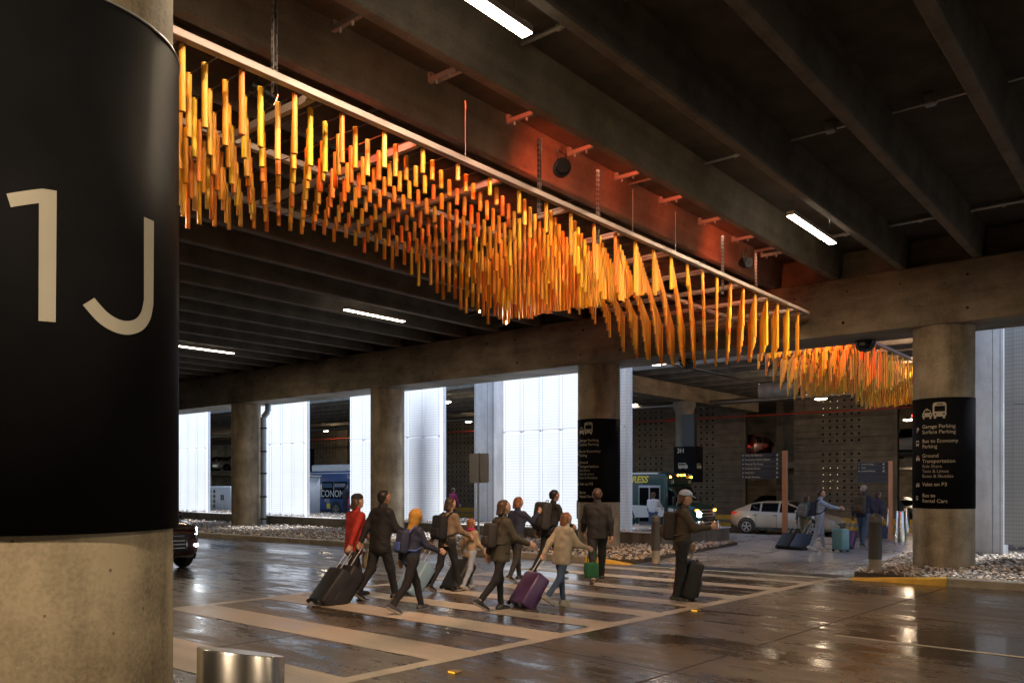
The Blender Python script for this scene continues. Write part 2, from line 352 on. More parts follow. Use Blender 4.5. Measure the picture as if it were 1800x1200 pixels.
# ---------------------------------------------------------------- ceiling
ZS, ZB = 7.28, 6.62
m = MB()
m.box(-120, 60, -40, 20.2, ZS, ZS+.35); m.box(-13.3, -4.6, 20.2, 29.5, ZS+.002, ZS+.35); m.box(-120, 60, 29.5, 100, ZS, ZS+.352)
m.box(-120, -60, 20.2, 29.5, ZS, ZS+.35); m.box(30, 60, 20.2, 29.5, ZS, ZS+.35)
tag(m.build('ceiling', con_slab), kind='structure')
m = MB(); m.box(-120, 60, -12.3, -12, 0, 7.27); tag(m.build('light_block_wall', con_wall), kind='structure')  # added unseen wall behind the viewpoint, keeps blue sky light out

def joist_mesh(L):
    m = MB(); h = ZS-ZB; n = 1
    P = [(-.15, 0), (-.085, -h+.025), (-.065, -h), (.065, -h), (.085, -h+.025), (.15, 0)]
    v = [(x, 0, z) for x, z in P]+[(x, L, z) for x, z in P]
    m.add(v, [(i, i+1, 7+i, 6+i) for i in range(5)]+[(0, 6, 11, 5), tuple(range(6)), tuple(range(11, 5, -1))]); return m
JX = [5.2, 3.7, 2.2, .85, -.55, -2.0, -3.42, -4.89, -6.34, -7.78, -9.2, -10.65, -12.1, -13.55, -15.05, -16.6, -18.1, -19.6, -21.1, -22.6, -24.15, -25.7, -27.2, -28.7, -30.2, -31.7, -33.2, -34.7]
jm = joist_mesh(17.35)
j0 = None
jlab = {-2.0: 'concrete ceiling joist crossing the top right corner of the view', -3.42: 'concrete ceiling joist, second in from the top right corner', -4.89: 'concrete ceiling joist just right of the two hanging strip lights',
        -6.34: 'concrete ceiling joist carrying the steel angle brackets beside the orange sculpture', -7.78: 'concrete ceiling joist washed with red light behind the sculpture rail', -9.2: 'concrete ceiling joist running above the middle of the orange tubes'}
for i, x in enumerate(JX):
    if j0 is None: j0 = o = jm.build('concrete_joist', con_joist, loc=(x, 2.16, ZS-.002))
    else: o = j0.copy(); sc.collection.objects.link(o); o.location.x = x
    if x in jlab: lab = jlab[x]
    elif x > -2: lab = f'dark concrete ceiling joist over the near kerb, {ORD[int(i)]} row out'
    else: lab = f'grey concrete ceiling joist over the wet road, {ORD[min(25, i-11)]} beyond the sculpture'
    tag(o, lab, 'joist', 'parallel ceiling joists over the roadway')
far_j = joist_mesh(75)
fj = None
for i, y in enumerate((29.65, 31.2, 33.0, 34.8, 36.6, 38.4, 40.2, 42.0)):
    if fj is None: fj = o = far_j.build('far_joist', con_joist, loc=(12, y, ZS-.003), rz=math.pi/2)
    else: o = fj.copy(); sc.collection.objects.link(o); o.location.y = y
    tag(o, f'bluish concrete joist across the far bay ceiling, {ORD[i]} one behind the front girder', 'joist', 'joists of the far bay ceiling')

def girder(y, label):
    t = thing('concrete_girder', label, 'girder', (-30, y, 5.31))
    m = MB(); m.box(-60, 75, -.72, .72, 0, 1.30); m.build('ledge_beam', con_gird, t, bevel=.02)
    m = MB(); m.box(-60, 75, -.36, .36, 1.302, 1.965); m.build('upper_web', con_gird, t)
    hm = mat('dark form tie hole', (.02, .017, .013), .9, var=0)
    if y > 10:
        m = MB(); k = 0
        for x in np.arange(-9, 32, 1.22):
            for z in (.28, .98):
                if (k*7) % 5 != 2: m.tube((x+(.04 if k % 3 else -.05), -.724, z), (x+(.04 if k % 3 else -.05), -.721, z), random.choice((.022, .03, .038)), 8, hm)
                k += 1
        m.build('tie_holes', hm, t)['kind'] = 'stuff'
    return t
girder(19.92, 'heavy concrete girder spanning over the round columns across the whole view')
girder(1.45, 'near concrete girder resting on the column marked 1J')

# ---------------------------------------------------------------- columns
def column(x, y, label, r=.61, top=5.308):
    t = thing('concrete_column', label, 'column', (x, y, 0))
    m = MB(); m.lathe([(r, 0), (r, 2.1), (r-.0008, 2.105), (r, 2.11), (r, top)], 64); m.build('shaft', con_col, t); return t
TXT = [(3.10, ['Garage Parking', 'Surface Parking'], 'P'), (2.79, ['Bus to Economy', 'Parking'], 'bus'), (2.475, ['Ground', 'Transportation'], 'taxi'), (1.86, ['Valet on P3'], 'valet'), (1.62, ['Bus to', 'Rental Cars'], 'key')]
def wrap_poly(mb, pts, cx, cy, rad, s0, z0, mt):
    """flat (x,y) polygon outlines wrapped on the column, fanned in thin vertical-edged pieces"""
    def clip(P, c, sg):
        o = []
        for i in range(len(P)):
            a, b = P[i-1], P[i]; da, db = sg*(a[0]-c), sg*(b[0]-c)
            if (da >= 0) != (db >= 0): t = da/(da-db); o.append((c, a[1]+(b[1]-a[1])*t))
            if db >= 0: o.append(b)
        return o
    x = min(p[0] for p in pts); x1 = max(p[0] for p in pts)
    while x < x1-1e-6:
        Q = clip(clip(pts, x, 1), min(x+.035, x1), -1); x += .035
        if len(Q) > 2: mb.add([(cx+rad*math.cos((s0+u)/rad), cy+rad*math.sin((s0+u)/rad), z0+v) for u, v in Q], [tuple(range(len(Q)))], mt)
def rrect(x0, x1, y0, y1, r=.02, n=3):
    P = []
    for cx, cy, a in ((x1-r, y0+r, -90), (x1-r, y1-r, 0), (x0+r, y1-r, 90), (x0+r, y0+r, 180)):
        for i in range(n+1):
            an = R(a+90*i/n); P.append((cx+r*math.cos(an), cy+r*math.sin(an)))
    return P
def bus_icon(f, fd, s=1.0, ox=0, oy=0):
    """front view of a bus; f draws light shapes, fd dark ones"""
    f([(ox+x*s, oy+y*s) for x, y in rrect(0, .23, .035, .30, .045)]); f([(ox+x*s, oy+y*s) for x, y in rrect(.02, .06, 0, .06, .012)]); f([(ox+x*s, oy+y*s) for x, y in rrect(.17, .21, 0, .06, .012)])
    fd([(ox+x*s, oy+y*s) for x, y in rrect(.025, .205, .13, .235, .012)]); fd([(ox+x*s, oy+y*s) for x, y in rrect(.06, .17, .255, .272, .008)])
    fd([(ox+x*s, oy+y*s) for x, y in rrect(.03, .06, .065, .095, .012)]); fd([(ox+x*s, oy+y*s) for x, y in rrect(.17, .20, .065, .095, .012)])
def car_icon(f, fd, s=1.0, ox=0, oy=0):
    f([(ox+x*s, oy+y*s) for x, y in ((0, .04), (.2, .04), (.2, .1), (.185, .115), (.155, .175), (.045, .175), (.015, .115), (0, .1))])
    f([(ox+x*s, oy+y*s) for x, y in rrect(.015, .05, 0, .05, .01)]); f([(ox+x*s, oy+y*s) for x, y in rrect(.15, .185, 0, .05, .01)]); f([(ox+x*s, oy+y*s) for x, y in rrect(.075, .125, .18, .20, .008)])
    fd([(ox+x*s, oy+y*s) for x, y in ((.035, .12), (.165, .12), (.145, .16), (.055, .16))])
    fd([(ox+x*s, oy+y*s) for x, y in rrect(.02, .045, .065, .09, .01)]); fd([(ox+x*s, oy+y*s) for x, y in rrect(.155, .18, .065, .09, .01)])
def sign_band(t, x, y):
    b = MB(); b.lathe([(.6105, 1.375), (.617, 1.375), (.617, 3.74), (.6105, 3.74)], 96, caps=False); band = b.build('sign_band', band_m, t)
    tx = MB(); rad = .6205; S = -1.29
    for z, lines, ic in TXT:
        for k, l in enumerate(lines): wrap_text(tx, l, .110, 0, 0, rad, S, z-k*.116, letter_m, bold=.0008)
    for k, l in enumerate(('Ride Share', 'Taxis & Limos', 'Buses & Shuttles')): wrap_text(tx, l, .095, 0, 0, rad, S, 2.475-.118-.105*(k+1), letter2_m, bold=.0008)
    f = lambda p: wrap_poly(tx, p, 0, 0, rad, S, 3.30, letter_m); fd = lambda p: wrap_poly(tx, p, 0, 0, rad+.003, S, 3.30, band_m)
    bus_icon(f, fd, 1.15, .235); car_icon(f, fd, 1.12, 0)
    wrap_text(tx, 'P', .15, 0, 0, rad, S-.17, 3.02, letter_m, bold=.003)
    g = lambda dz: (lambda p: wrap_poly(tx, p, 0, 0, rad, S-.19, dz, letter_m)); gd = lambda dz: (lambda p: wrap_poly(tx, p, 0, 0, rad+.003, S-.19, dz, band_m))
    bus_icon(g(2.72), gd(2.72), .42); car_icon(g(2.40), gd(2.40), .6); car_icon(g(1.83), gd(1.83), .5); bus_icon(g(1.55), gd(1.55), .3); wrap_text(tx, 'i', .1, 0, 0, rad, S-.10, 1.86, letter_m, bold=.003)
    tx.build('lettering', None, band)
    sp = MB(); sp.lathe([(.6175, 3.74), (.621, 3.742), (.621, 3.75), (.6105, 3.75)], 72, caps=False); sp.build('top_trim', black_m, band)
c1 = column(-4.16, 19.8, 'round concrete column with parking sign band, beside the yellow kerb'); sign_band(c1, 0, 0)
c2 = column(-13.2, 19.8, 'round concrete column with parking sign band, in front of the widest white screen'); sign_band(c2, 0, 0)
column(-22.35, 19.8, 'plain round concrete column standing behind the people in red and black')
column(-31.5, 19.8, 'plain round concrete column with the steel downpipe beside it')
column(-40.6, 19.8, 'plain round concrete column farthest along the roadway'); column(5.0, 19.8, 'round concrete column outside to the right of the sign column')
t = column(-4.6, 1.72, 'huge near concrete column with black band marked 1J')
column(4.54, 1.72, 'near round concrete column right of the viewpoint')
b = MB(); b.lathe([(.612, 1.69), (.64, 1.69), (.64, 4.22), (.612, 4.22)], 128, caps=False); band = b.build('sign_band', band_m, t)
tx = MB(); rad = .6425
def cw(s, z): return (rad*math.cos(s/.64), rad*math.sin(s/.64), z)
def quadstrip(A, B):
    va = [cw(*p) for p in A]; vb = [cw(*p) for p in B]; n = len(A); tx.add(va+vb, [(i, i+1, n+i+1, n+i) for i in range(n-1)], letter_m)
def lerp(p, q, n): return [(p[0]+(q[0]-p[0])*i/n, p[1]+(q[1]-p[1])*i/n) for i in range(n+1)]
quadstrip(lerp((-.387, 3.222), (-.246, 3.264), 8), lerp((-.370, 3.163), (-.256, 3.197), 8))      # flag of the 1
quadstrip([(-.256, 3.197), (-.246, 3.264)], [(-.2225, 3.197), (-.2225, 3.264)]); quadstrip([(-.2225, 3.197), (-.2225, 3.264)], [(-.190, 3.197), (-.190, 3.264)])
quadstrip(lerp((-.260, 3.197), (-.262, 2.663), 6), lerp((-.226, 3.197), (-.228, 2.663), 6)); quadstrip(lerp((-.226, 3.197), (-.228, 2.663), 6), lerp((-.190, 3.197), (-.194, 2.663), 6))
def spline(P, n=6):
    o = []
    for i in range(len(P)-1):
        p0, p1, p2, p3 = P[max(i-1, 0)], P[i], P[i+1], P[min(i+2, len(P)-1)]
        for k in range(n):
            u = k/n; o.append(tuple(.5*(2*p1[c]+(p2[c]-p0[c])*u+(2*p0[c]-5*p1[c]+4*p2[c]-p3[c])*u*u+(3*p1[c]-p0[c]-3*p2[c]+p3[c])*u**3) for c in (0, 1)))
    return o+[P[-1]]
A = [(.226, 3.25), (.226, 2.84)]+spline([(.224, 2.83), (.208, 2.775), (.173, 2.733), (.121, 2.714), (.070, 2.719), (.020, 2.745), (-.033, 2.798)])
B = [(.296, 3.25), (.292, 2.84)]+spline([(.290, 2.82), (.269, 2.750), (.219, 2.688), (.140, 2.651), (.062, 2.651), (-.015, 2.686), (-.083, 2.757)])
quadstrip(A, B); tx.mats = [mat('dull cream lettering', (.46, .43, .355), .5, var=.04)]; tx.build('lettering', None, band)
m = MB(); m.lathe([(.641, 4.215), (.647, 4.217), (.647, 4.225), (.612, 4.225)], 96, caps=False); m.build('top_trim', galv, band)

# ---------------------------------------------------------------- glowing white perforated screens
def screen_mat(nm='white perforated metal', base=.80, mf=.62):
    m = bpy.data.materials.new(nm); m.use_nodes = True; n = m.node_tree.nodes; L = m.node_tree.links
    out = n['Material Output']; n.remove(n['Principled BSDF'])
    tc = n.new('ShaderNodeTexCoord'); sp = n.new('ShaderNodeSeparateXYZ'); L.new(tc.outputs['Object'], sp.inputs[0])
    z = math_(n, L, 'SINE', math_(n, L, 'MULTIPLY', sp.outputs[2], 2*math.pi/.095)); x = math_(n, L, 'SINE', math_(n, L, 'MULTIPLY', sp.outputs[0], 2*math.pi/.06))
    f = math_(n, L, 'ADD', math_(n, L, 'MULTIPLY', z, .055), math_(n, L, 'MULTIPLY', x, .03))
    no = n.new('ShaderNodeTexNoise'); no.inputs['Scale'].default_value = .8; L.new(tc.outputs['Object'], no.inputs['Vector'])
    f = math_(n, L, 'ADD', math_(n, L, 'ADD', f, base), math_(n, L, 'MULTIPLY', math_(n, L, 'SUBTRACT', no.outputs['Fac'], .5), .16))
    cb = n.new('ShaderNodeCombineColor'); L.new(math_(n, L, 'MULTIPLY', f, .92), cb.inputs[0]); L.new(math_(n, L, 'MULTIPLY', f, .965), cb.inputs[1]); L.new(f, cb.inputs[2])
    d = n.new('ShaderNodeBsdfDiffuse'); tr = n.new('ShaderNodeBsdfTranslucent'); mx = n.new('ShaderNodeMixShader'); mx.inputs[0].default_value = mf
    L.new(cb.outputs[0], d.inputs[0]); L.new(cb.outputs[0], tr.inputs[0]); L.new(d.outputs[0], mx.inputs[1]); L.new(tr.outputs[0], mx.inputs[2]); L.new(mx.outputs[0], out.inputs[0]); return m
scr_m = screen_mat(); scr_f = screen_mat('white screen frame', .97, .70)
def screen(x0, x1, label):
    t = thing('perforated_screen', label, 'screen', ((x0+x1)/2, 21.6, .42), group='white glowing metal screens'); h = (x1-x0)/2
    n = 6; wd = 2*h/n
    for i in range(n):
        a = -h+i*wd+.03; b = a+wd-.06; m = MB(); ys = .05
        P = [(a, 0), (a+.09, -ys), (b-.09, -ys), (b, 0)]                       # shallow folded pan
        m.add([(x, y, .14) for x, y in P]+[(x, y, 3.22) for x, y in P], [(j, j+1, 5+j, 4+j) for j in range(3)])
        m.add([(x, y, 3.27) for x, y in P]+[(x, y, 7.4) for x, y in P], [(j, j+1, 5+j, 4+j) for j in range(3)])
        m.build('metal_panel', scr_m, t)
    m = MB()
    for i in range(n+1): x = -h+i*wd; m.add([(x-.034, -.004, .1), (x-.020, -.03, .1), (x+.020, -.03, .1), (x+.034, -.004, .1), (x-.034, -.004, 7.45), (x-.020, -.03, 7.45), (x+.020, -.03, 7.45), (x+.034, -.004, 7.45)], [(0, 1, 5, 4), (1, 2, 6, 5), (2, 3, 7, 6)])
    m.add([(h+.03, -.03, .02), (h+.17, -.03, .02), (h+.17, .10, .02), (h+.03, -.03, 7.45), (h+.17, -.03, 7.45), (h+.17, .10, 7.45)], [(0, 1, 4, 3), (1, 2, 5, 4)])
    m.add([(-h, -.058, 3.212), (h, -.058, 3.212), (h, -.058, 3.278), (-h, -.058, 3.278)], [(0, 1, 2, 3)]); m.add([(-h, -.058, .10), (h, -.058, .10), (h, -.058, .138), (-h, -.058, .138)], [(0, 1, 2, 3)])
    m.build('frame', scr_f, t)
    for i in range(n+1):
        f = MB(); f.box(-h+i*wd-.03, -h+i*wd+.03, -.1, .06, -.02, .098); f.box(-h+i*wd-.07, -h+i*wd+.07, -.13, .10, -.03, .0); f.build('foot', screen_back, t)
        f = MB(); f.tube((-h+i*wd, -.078, 3.245), (-h+i*wd, -.09, 3.245), .022, 8); f.build('bolt', galv, t)
screen(-43.15, -37.9, 'tall glowing white perforated screen farthest left, beside the 1J column'); screen(-34.9, -29.73, 'tall glowing white screen just right of the column with the downpipe')
screen(-26.63, -21.42, 'tall glowing white screen partly hidden by the plain column behind the crowd'); screen(-18.31, -13.40, 'widest visible glowing white screen, left of the column with sign band')
# piers
def pier(x0, x1, y0, y1, lab, z1=7.25):
    t = thing('concrete_pier', lab, 'pier', ((x0+x1)/2, (y0+y1)/2, 0)); a, b = (x1-x0)/2, (y1-y0)/2
    m = MB(); m.box(-a, a, -b, b, 0, z1+2); m.build('shaft', con_pier, t, bevel=.015)
    m = MB()
    for x in (-a+.06, a-.08, a*.35): m.box(x, x+.012, -b-.006, -b-.001, 0, z1+2)
    m.build('form_seams', mat('form seam grey', (.18, .18, .19), .8, var=.1), t)  # dark grey strips along the form joints
pier(-22.3, -21.24, 24.4, 25.0, 'flat pale concrete pier lit by daylight, between two white screens'); pier(-4.42, -3.66, 24.0, 24.7, 'flat pale bluish concrete pier just right of the sign column')
# white ribbed cladding at the right edge
t = thing('ribbed_screen', 'pale ribbed metal screen at the right edge beside the bluish pier', 'screen', (-3.45, 22.5, 0))
clad = screen_mat('pale cladding metal', .70, .22)
for i in range(8):
    m = MB(); a = .02+i*.62; zb = .42 if i % 2 == 0 else .40
    zs = 3.9 if i % 2 else 3.78
    for z0, z1 in ((zb, zs), (zs+.014, 7.4)): m.box(a, a+.2, .10, .13, z0+.02, z1+.05); m.box(a+.202, a+.56, 0, .12, z0, z1)
    m.build('metal_panel', clad, t, bevel=.008)
m = MB(); m.box(.9, .935, -.05, 0, .4, 7.4); m.build('joint_cover', black_m, t)
t = thing('utility_box', 'black utility box on the gravel at the right edge, thin pale strip on top', 'utility box', (-2.35, 20.1, .1))
m = MB(); m.rbox(0, .8, 0, .5, 0, .62, .02); m.build('box_body', black_m, t); m = MB(); m.box(.0, .38, -.02, .5, .623, .66); m.build('lid', mat('pale lid', (.6, .62, .66), .4), t)

# downpipe
t = thing('downpipe', 'steel rain downpipe with clamps beside a round column', 'pipe', (-30.72, 20.15, 0))
pm = mat('blue grey pipe', (.30, .35, .40), .4, .5, var=.12)
m = MB(); m.tube((0, 0, .05), (0, 0, 4.75), .125, 16); m.tube((0, 0, 4.75), (.18, .1, 5.0), .125, 16); m.tube((.18, .1, 5.0), (.18, .1, 6.9), .125, 16); m.build('pipe', pm, t)
for z in (.35, 1.3, 2.3, 3.25, 4.25): m = MB(); m.tube((0, 0, z), (0, 0, z+.06), .145, 16); m.box(-.2, .2, -.02, .02, z+.01, z+.05); m.build('clamp', black_m, t)

# electrical cabinets
cab = mat('grey cabinet steel', (.36, .40, .44), .4, .1, var=.06)
t = thing('electrical_cabinet', 'wide grey electrical cabinet with two columns of round black vents', 'cabinet', (-43.2, 25, .3))
m = MB(); m.rbox(-1.6, .0, 0, 1, 0, 1.4, .03); m.rbox(.01, 1.9, -.05, 1, 0, 1.42, .03); m.build('cabinet_body', cab, t)
m = MB(); [m.tube((x, -.07 if x > 0 else -.005, z), (x, -.02 if x < 0 else -.055, z), .11, 16) for x in (-.28, .25) for z in (.3, .58, .86, 1.14)]; m.build('vents', black_m, t)
m = MB(); m.box(1.0, 1.05, -.1, -.05, .65, .95); m.box(1.2, 1.25, -.1, -.05, .65, .95); m.build('handle', black_m, t)
t = thing('electrical_cabinet', 'tall narrow grey electrical cabinet beside the blue bus', 'cabinet', (-35.2, 25, .3))
m = MB(); m.rbox(-.5, .8, 0, .9, 0, 1.95, .03); m.build('cabinet_body', cab, t); m = MB(); m.box(-.52, .87, -.03, .92, 1.955, 2.0); m.build('lid', cab, t); m = MB(); m.box(-.1, -.05, -.04, 0, .8, 1.1); m.build('handle', black_m, t)

# ---------------------------------------------------------------- far garage: plank walls, decks
plank_m = concrete('brown precast plank', (.115, .09, .065), (.20, .16, .115), .8, .35, (.3, 1, 2))
hole_d = mat('open hole', (.004, .004, .004), .9, var=0); hole_glow = mat('painted hole glow', (.3, .24, .14), .8, var=0, emit=(1, .75, .4), strength=.25)  # emissive colour imitates lamplight showing through some of the holes
def plank_wall(x0, x1, label, cols=(), lit=None):
    t = thing('perforated_wall', label, 'wall', (x0, 44, -.3)); L_ = x1-x0
    m = MB(); m.box(0, L_, .07, .3, 0, 7.5); m.build('backing', mat('dark backing', (.03, .025, .02), .9), t)
    m = MB()
    for k in range(21): m.box(.01, L_-.01, 0, .066, .05+k*.352, .05+k*.352+.335)
    m.build('planks', plank_m, t)
    m = MB()
    for c, x in enumerate(cols):
        for k in range(2, 20):
            if (k == 11): continue
            mm = hole_glow if lit and c in lit and (k in (17, 18, 19, 5, 6, 7, 8) or (k == 16 and c == 0)) else hole_d
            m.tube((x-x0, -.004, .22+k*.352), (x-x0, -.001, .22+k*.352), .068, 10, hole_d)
            if mm is hole_glow: m.tube((x-x0+.015, -.007, .20+k*.352), (x-x0+.015, -.005, .20+k*.352), .03, 8, mm)
    if cols: m.build('holes', None, t)
    m = MB(); m.box(L_-.12, L_+.0, -.12, -.002, 0, 7.5); m.build('end_post', plank_m, t)
ca = [-26.3+.385*i for i in range(5)]; cb = [-22.87+.37*i for i in range(5)]; cc = [-15.05+.37*i for i in range(6)]
plank_wall(-31.5, -19.4, 'dark plank wall with two fields of round holes behind the green shuttle bus', ca+cb)
plank_wall(-16.63, -11.33, 'dark plank wall with six columns of holes behind the white car', cc, (0, 1, 2))
plank_wall(-48, -39.3, 'dark plank wall with holes seen in the gap behind the square sign', [-43.6+.4*i for i in range(9)])
plank_wall(-66, -54.6, 'dark plank wall with holes above the blue bus', [-60.5+.42*i for i in range(11)])
m = MB()
m.box(-120, 40, 44.5, 62, 2.75, 3.15); m.box(-120, 40, 62, 62.3, -.3, 7.2)
for x in (-110, -95, -82.5, -70, -54.2, -49.5, -36, -18.6, -17.9, -9.2, -2): m.box(x, x+.7, 46.5, 47.2, -.298, 2.748); m.box(x, x+.7, 46.5, 47.2, 3.152, 7.2)
t = m.build('parking_deck', con_gird); tag(t, 'two storey concrete parking deck behind the plank walls', 'parking deck')
# far bay: side girder, column with pylon, pipes
t = thing('far_girder', 'dark concrete girder running away over the column marked 3H', 'girder', (-19, 44, 5.88)); m = MB(); m.box(-.4, .4, -14.4, 0, 0, .735); m.build('beam', con_gird, t, bevel=.02)
t = thing('far_column', 'dark far column carrying the black sign marked 3H', 'column', (-19, 36, -.3)); m = MB(); m.lathe([(.42, 0), (.42, 5.6), (.55, 5.95), (.55, 6.175)], 24); m.build('shaft', con_wall, t)
def van_icon(mb, M, s, mt):
    P = [(0, .05), (1, .05), (1, .3), (.88, .36), (.8, .52), (.76, .55), (.04, .55), (0, .5)]
    mb.add([M @ Vector((x*s, y*s, 0)) for x, y in P], [tuple(range(len(P)))], mt)
    for cx in (.22, .8):
        mb.add([M @ Vector(((cx+.09*math.cos(a*.785))*s, (.06+.09*math.sin(a*.785))*s, .002)) for a in range(8)], [tuple(range(8))], mt)
    for a, b in ((.06, .2), (.23, .4), (.43, .6), (.63, .76)): mb.add([M @ Vector((x*s, y*s, .004)) for x, y in ((a, .33), (b, .33), (b, .47), (a, .47))], [(0, 1, 2, 3)], band_m)
def pylon(t, w_, d_, z0, z1, code=None, post=True):
    m = MB(); m.box(-w_/2, w_/2, -d_/2, d_/2, z0, z1); pan = m.build('sign_panel', band_m, t, bevel=.01)
    m = MB(); h = z1-z0
    if code: flat_text(m, code, .3, frame((-w_/2+.18, -d_/2-.006, z1-.30), (1, 0, 0), (0, 0, 1), (0, -1, 0)), letter_m, bold=.006)
    if code: m.build('lettering', None, pan)
    m = MB(); van_icon(m, frame((-w_/2+.24, -d_/2-.006, z0+h*.38), (1, 0, 0), (0, 0, 1), (0, -1, 0)), .5, letter_m); m.build('van_symbol', None, pan)
    m = MB(); van_icon(m, frame((w_/2+.006, -d_/2+.12, z0+h*.38), (0, 1, 0), (0, 0, 1), (1, 0, 0)), d_*.6, letter_m); m.build('van_symbol', None, pan)
    if post: m = MB(); m.tube((0, 0, 0), (0, 0, z0), .05, 10); m.tube((0, 0, z1), (0, 0, z1+1.2), .04, 8); m.build('post', black_m, t)
t3 = thing('pylon_sign', 'black boxed sign reading 3H with a van symbol above the green shuttle', 'sign', (-18.45, 35.35, -.3)); pylon(t3, 1.15, .75, 2.25, 3.95, '3H', False)
m = MB(); m.box(-.3, .3, .02, .3, 3.95, 5.5); m.build('bracket', black_m, t3)
t3 = thing('pylon_sign', 'black post sign with van symbol in the gap left of the square sign', 'sign', (-35.3, 34.5, -.3)); pylon(t3, .8, .3, 2.1, 3.7)
t3 = thing('pylon_sign', 'black post sign with bus symbol at the left end of the blue bus', 'sign', (-47.6, 34.8, -.3)); pylon(t3, 1.0, .3, 2.5, 4.6)
pipe_m = mat('dull duct metal', (.22, .21, .19), .35, .7, var=.1)
t = thing('ceiling_pipe', 'fat silver pipe crossing the far bay under the joists', 'pipe', (-24, 38, 5.95)); m = MB(); m.tube((-50, 0, 0), (24, 0, 0), .13, 12); m.build('pipe', pipe_m, t)
m = MB(); [m.tube((x, 0, .1), (x, 0, .67), .012, 6) for x in range(-48, 24, 4)]; m.build('hanger_rods', black_m, t)
t = thing('sprinkler_pipe', 'thin red sprinkler pipe along the top of the plank walls', 'pipe', (-18, 42.2, 5.55)); rp = mat('red pipe paint', (.35, .035, .02), .4, var=.1)
m = MB(); m.tube((-45, 0, 0), (8, 0, 0), .045, 8); m.tube((-5.4, 0, 0), (-4.2, 0, 0), .11, 10); m.build('pipe', rp, t); m = MB(); [m.tube((x, 0, .04), (x, 0, 1.1), .015, 6) for x in (-30, -22, -14, -8, -2, 2.6)]; m.build('hanger_rods', black_m, t)
t = thing('lighting_conduit', 'black conduit running away below the far ceiling with small lamps on it', 'conduit', (-13.5, 20.9, 5.95)); m = MB(); m.tube((0, 0, 0), (0, 20, 0), .035, 8); m.build('pipe', black_m, t)
m = MB(); [m.tube((0, y, 0), (0, y, 1.3), .01, 6) for y in (4, 8, 12, 16)]; m.build('hanger_rods', black_m, t)
t = thing('speaker_tube', 'dark cylindrical loudspeaker hanging in the far bay near the sculpture', 'loudspeaker', (-12.0, 31.2, 5.55)); m = MB(); m.tube((-1.1, 0, 0), (0.4, 0, 0), .32, 18); m.build('speaker_body', con_wall, t)
m = MB(); m.tube((.42, 0, 0), (.5, 0, 0), .22, 14); m.box(.5, .9, -.05, .05, -.03, .03); m.tube((-.3, 0, .3), (-.3, 0, 1.7), .02, 6); m.build('bracket', black_m, t)
for x, y, lab in ((-5.95, 20.3, 'black dome camera under the girder beside the sign column'), (-10.64, 20.3, 'black dome camera under the girder above the gap by the orange tubes')):
    t = thing('dome_camera', lab, 'camera', (x, y, 5.3)); m = MB(); m.lathe([(.0, -.26), (.12, -.24), (.2, -.16), (.235, -.05), (.235, 0)], 20); m.build('dome', mat('smoked dome', (.01, .01, .012), .12, var=0), t)
    m = MB(); m.box(-.06, .06, -.26, -.23, -.12, -.07); m.build('label_plate', mat('pale label', (.5, .5, .5), .4), t)

# ---------------------------------------------------------------- lamps
def fixture(x, y, L_, label, power, z=6.5, real=True, grp='hanging linear strip lamps'):
    t = thing('strip_light', label, 'ceiling light', (x, y, z), group=grp)
    m = MB(); m.box(-.07, .07, 0, L_, 0, .07); m.build('housing', rail_m, t, bevel=.005)
    m = MB(); m.box(-.065, .065, .01, L_-.01, -.016, -.001); m.build('diffuser', lampglow, t)
    m = MB(); m.tube((0, .2, .07), (0, .2, ZS-z), .006, 6); m.tube((0, L_-.2, .07), (0, L_-.2, ZS-z), .006, 6); m.build('hanger_rods', black_m, t)
    if real: lamp('strip_lamp_light', 'AREA', (0, L_/2, -.03), power, WARM, t, shape='RECTANGLE', size=.12, size_y=L_)
    return t
PW = 58
fixture(-5.2, 4.3, 2.2, 'long hanging strip light at the top centre of the view', PW); fixture(-5.25, 13.75, 2.15, 'hanging strip light right of the far end of the sculpture', PW*.6)
fixture(-17.15, 13.7, 2.1, 'hanging strip light over the road above the white screens, middle one', PW*.6); fixture(-26.0, 13.75, 2.1, 'hanging strip light at the left, next to the edge of the 1J column', PW*.6)
fixture(3.6, 4.6, 2.3, 'strip light overhead to the right of the viewpoint', PW*2.0); fixture(3.6, 12.0, 2.3, 'strip light over the road right of the sign column', PW*.6)
fixture(-.9, -3.6, 2.3, 'strip light behind the viewpoint lighting the 1J column', PW*3.6); fixture(-10, -4, 2.3, 'strip light behind the 1J column', PW)
fixture(-27, 4.6, 2.3, 'strip light over the left end of the road', PW*.8)
def small_light(x, y, z, lab, s=.28, power=0, red=False, d=(1, 0, 0)):
    t = thing('deck_light', lab, 'ceiling light', (x, y, z), group='small lamps of the far bay and decks')
    m = MB(); m.ball((0, 0, 0), .16, lampglow2, 1.0+s*3, .7, .4, 8); m.build('lens', None, t)
    m = MB(); m.box(-.12, .12, -.1, .1, .03, .12); m.build('housing', black_m, t)
    if red: m = MB(); m.box(.18, .36, -.06, .06, .16, .28); m.build('indicator', redlight, t)
    if power: lamp('deck_light_glow', 'POINT', (0, 0, -.12), power, WARM, t, shadow_soft_size=.12)
small_light(-13.5, 23.8, 5.86, 'small lamp on the black conduit just behind the girder', power=12); small_light(-13.5, 33.2, 5.86, 'small lamp midway along the black conduit', power=30); small_light(-13.3, 38.6, 5.86, 'small lamp at the far end of the black conduit', power=30)
small_light(-30.3, 31, 6.2, 'small lamp high in the gap left of the pale pier', power=25); small_light(-38, 41, 6.1, 'small lamp above the plank wall behind the square sign', power=25); small_light(-53.7, 41, 6.1, 'small lamp above the blue bus', power=40)
small_light(-23, 37.8, 6.1, 'small lamp at the edge of the widest screen')
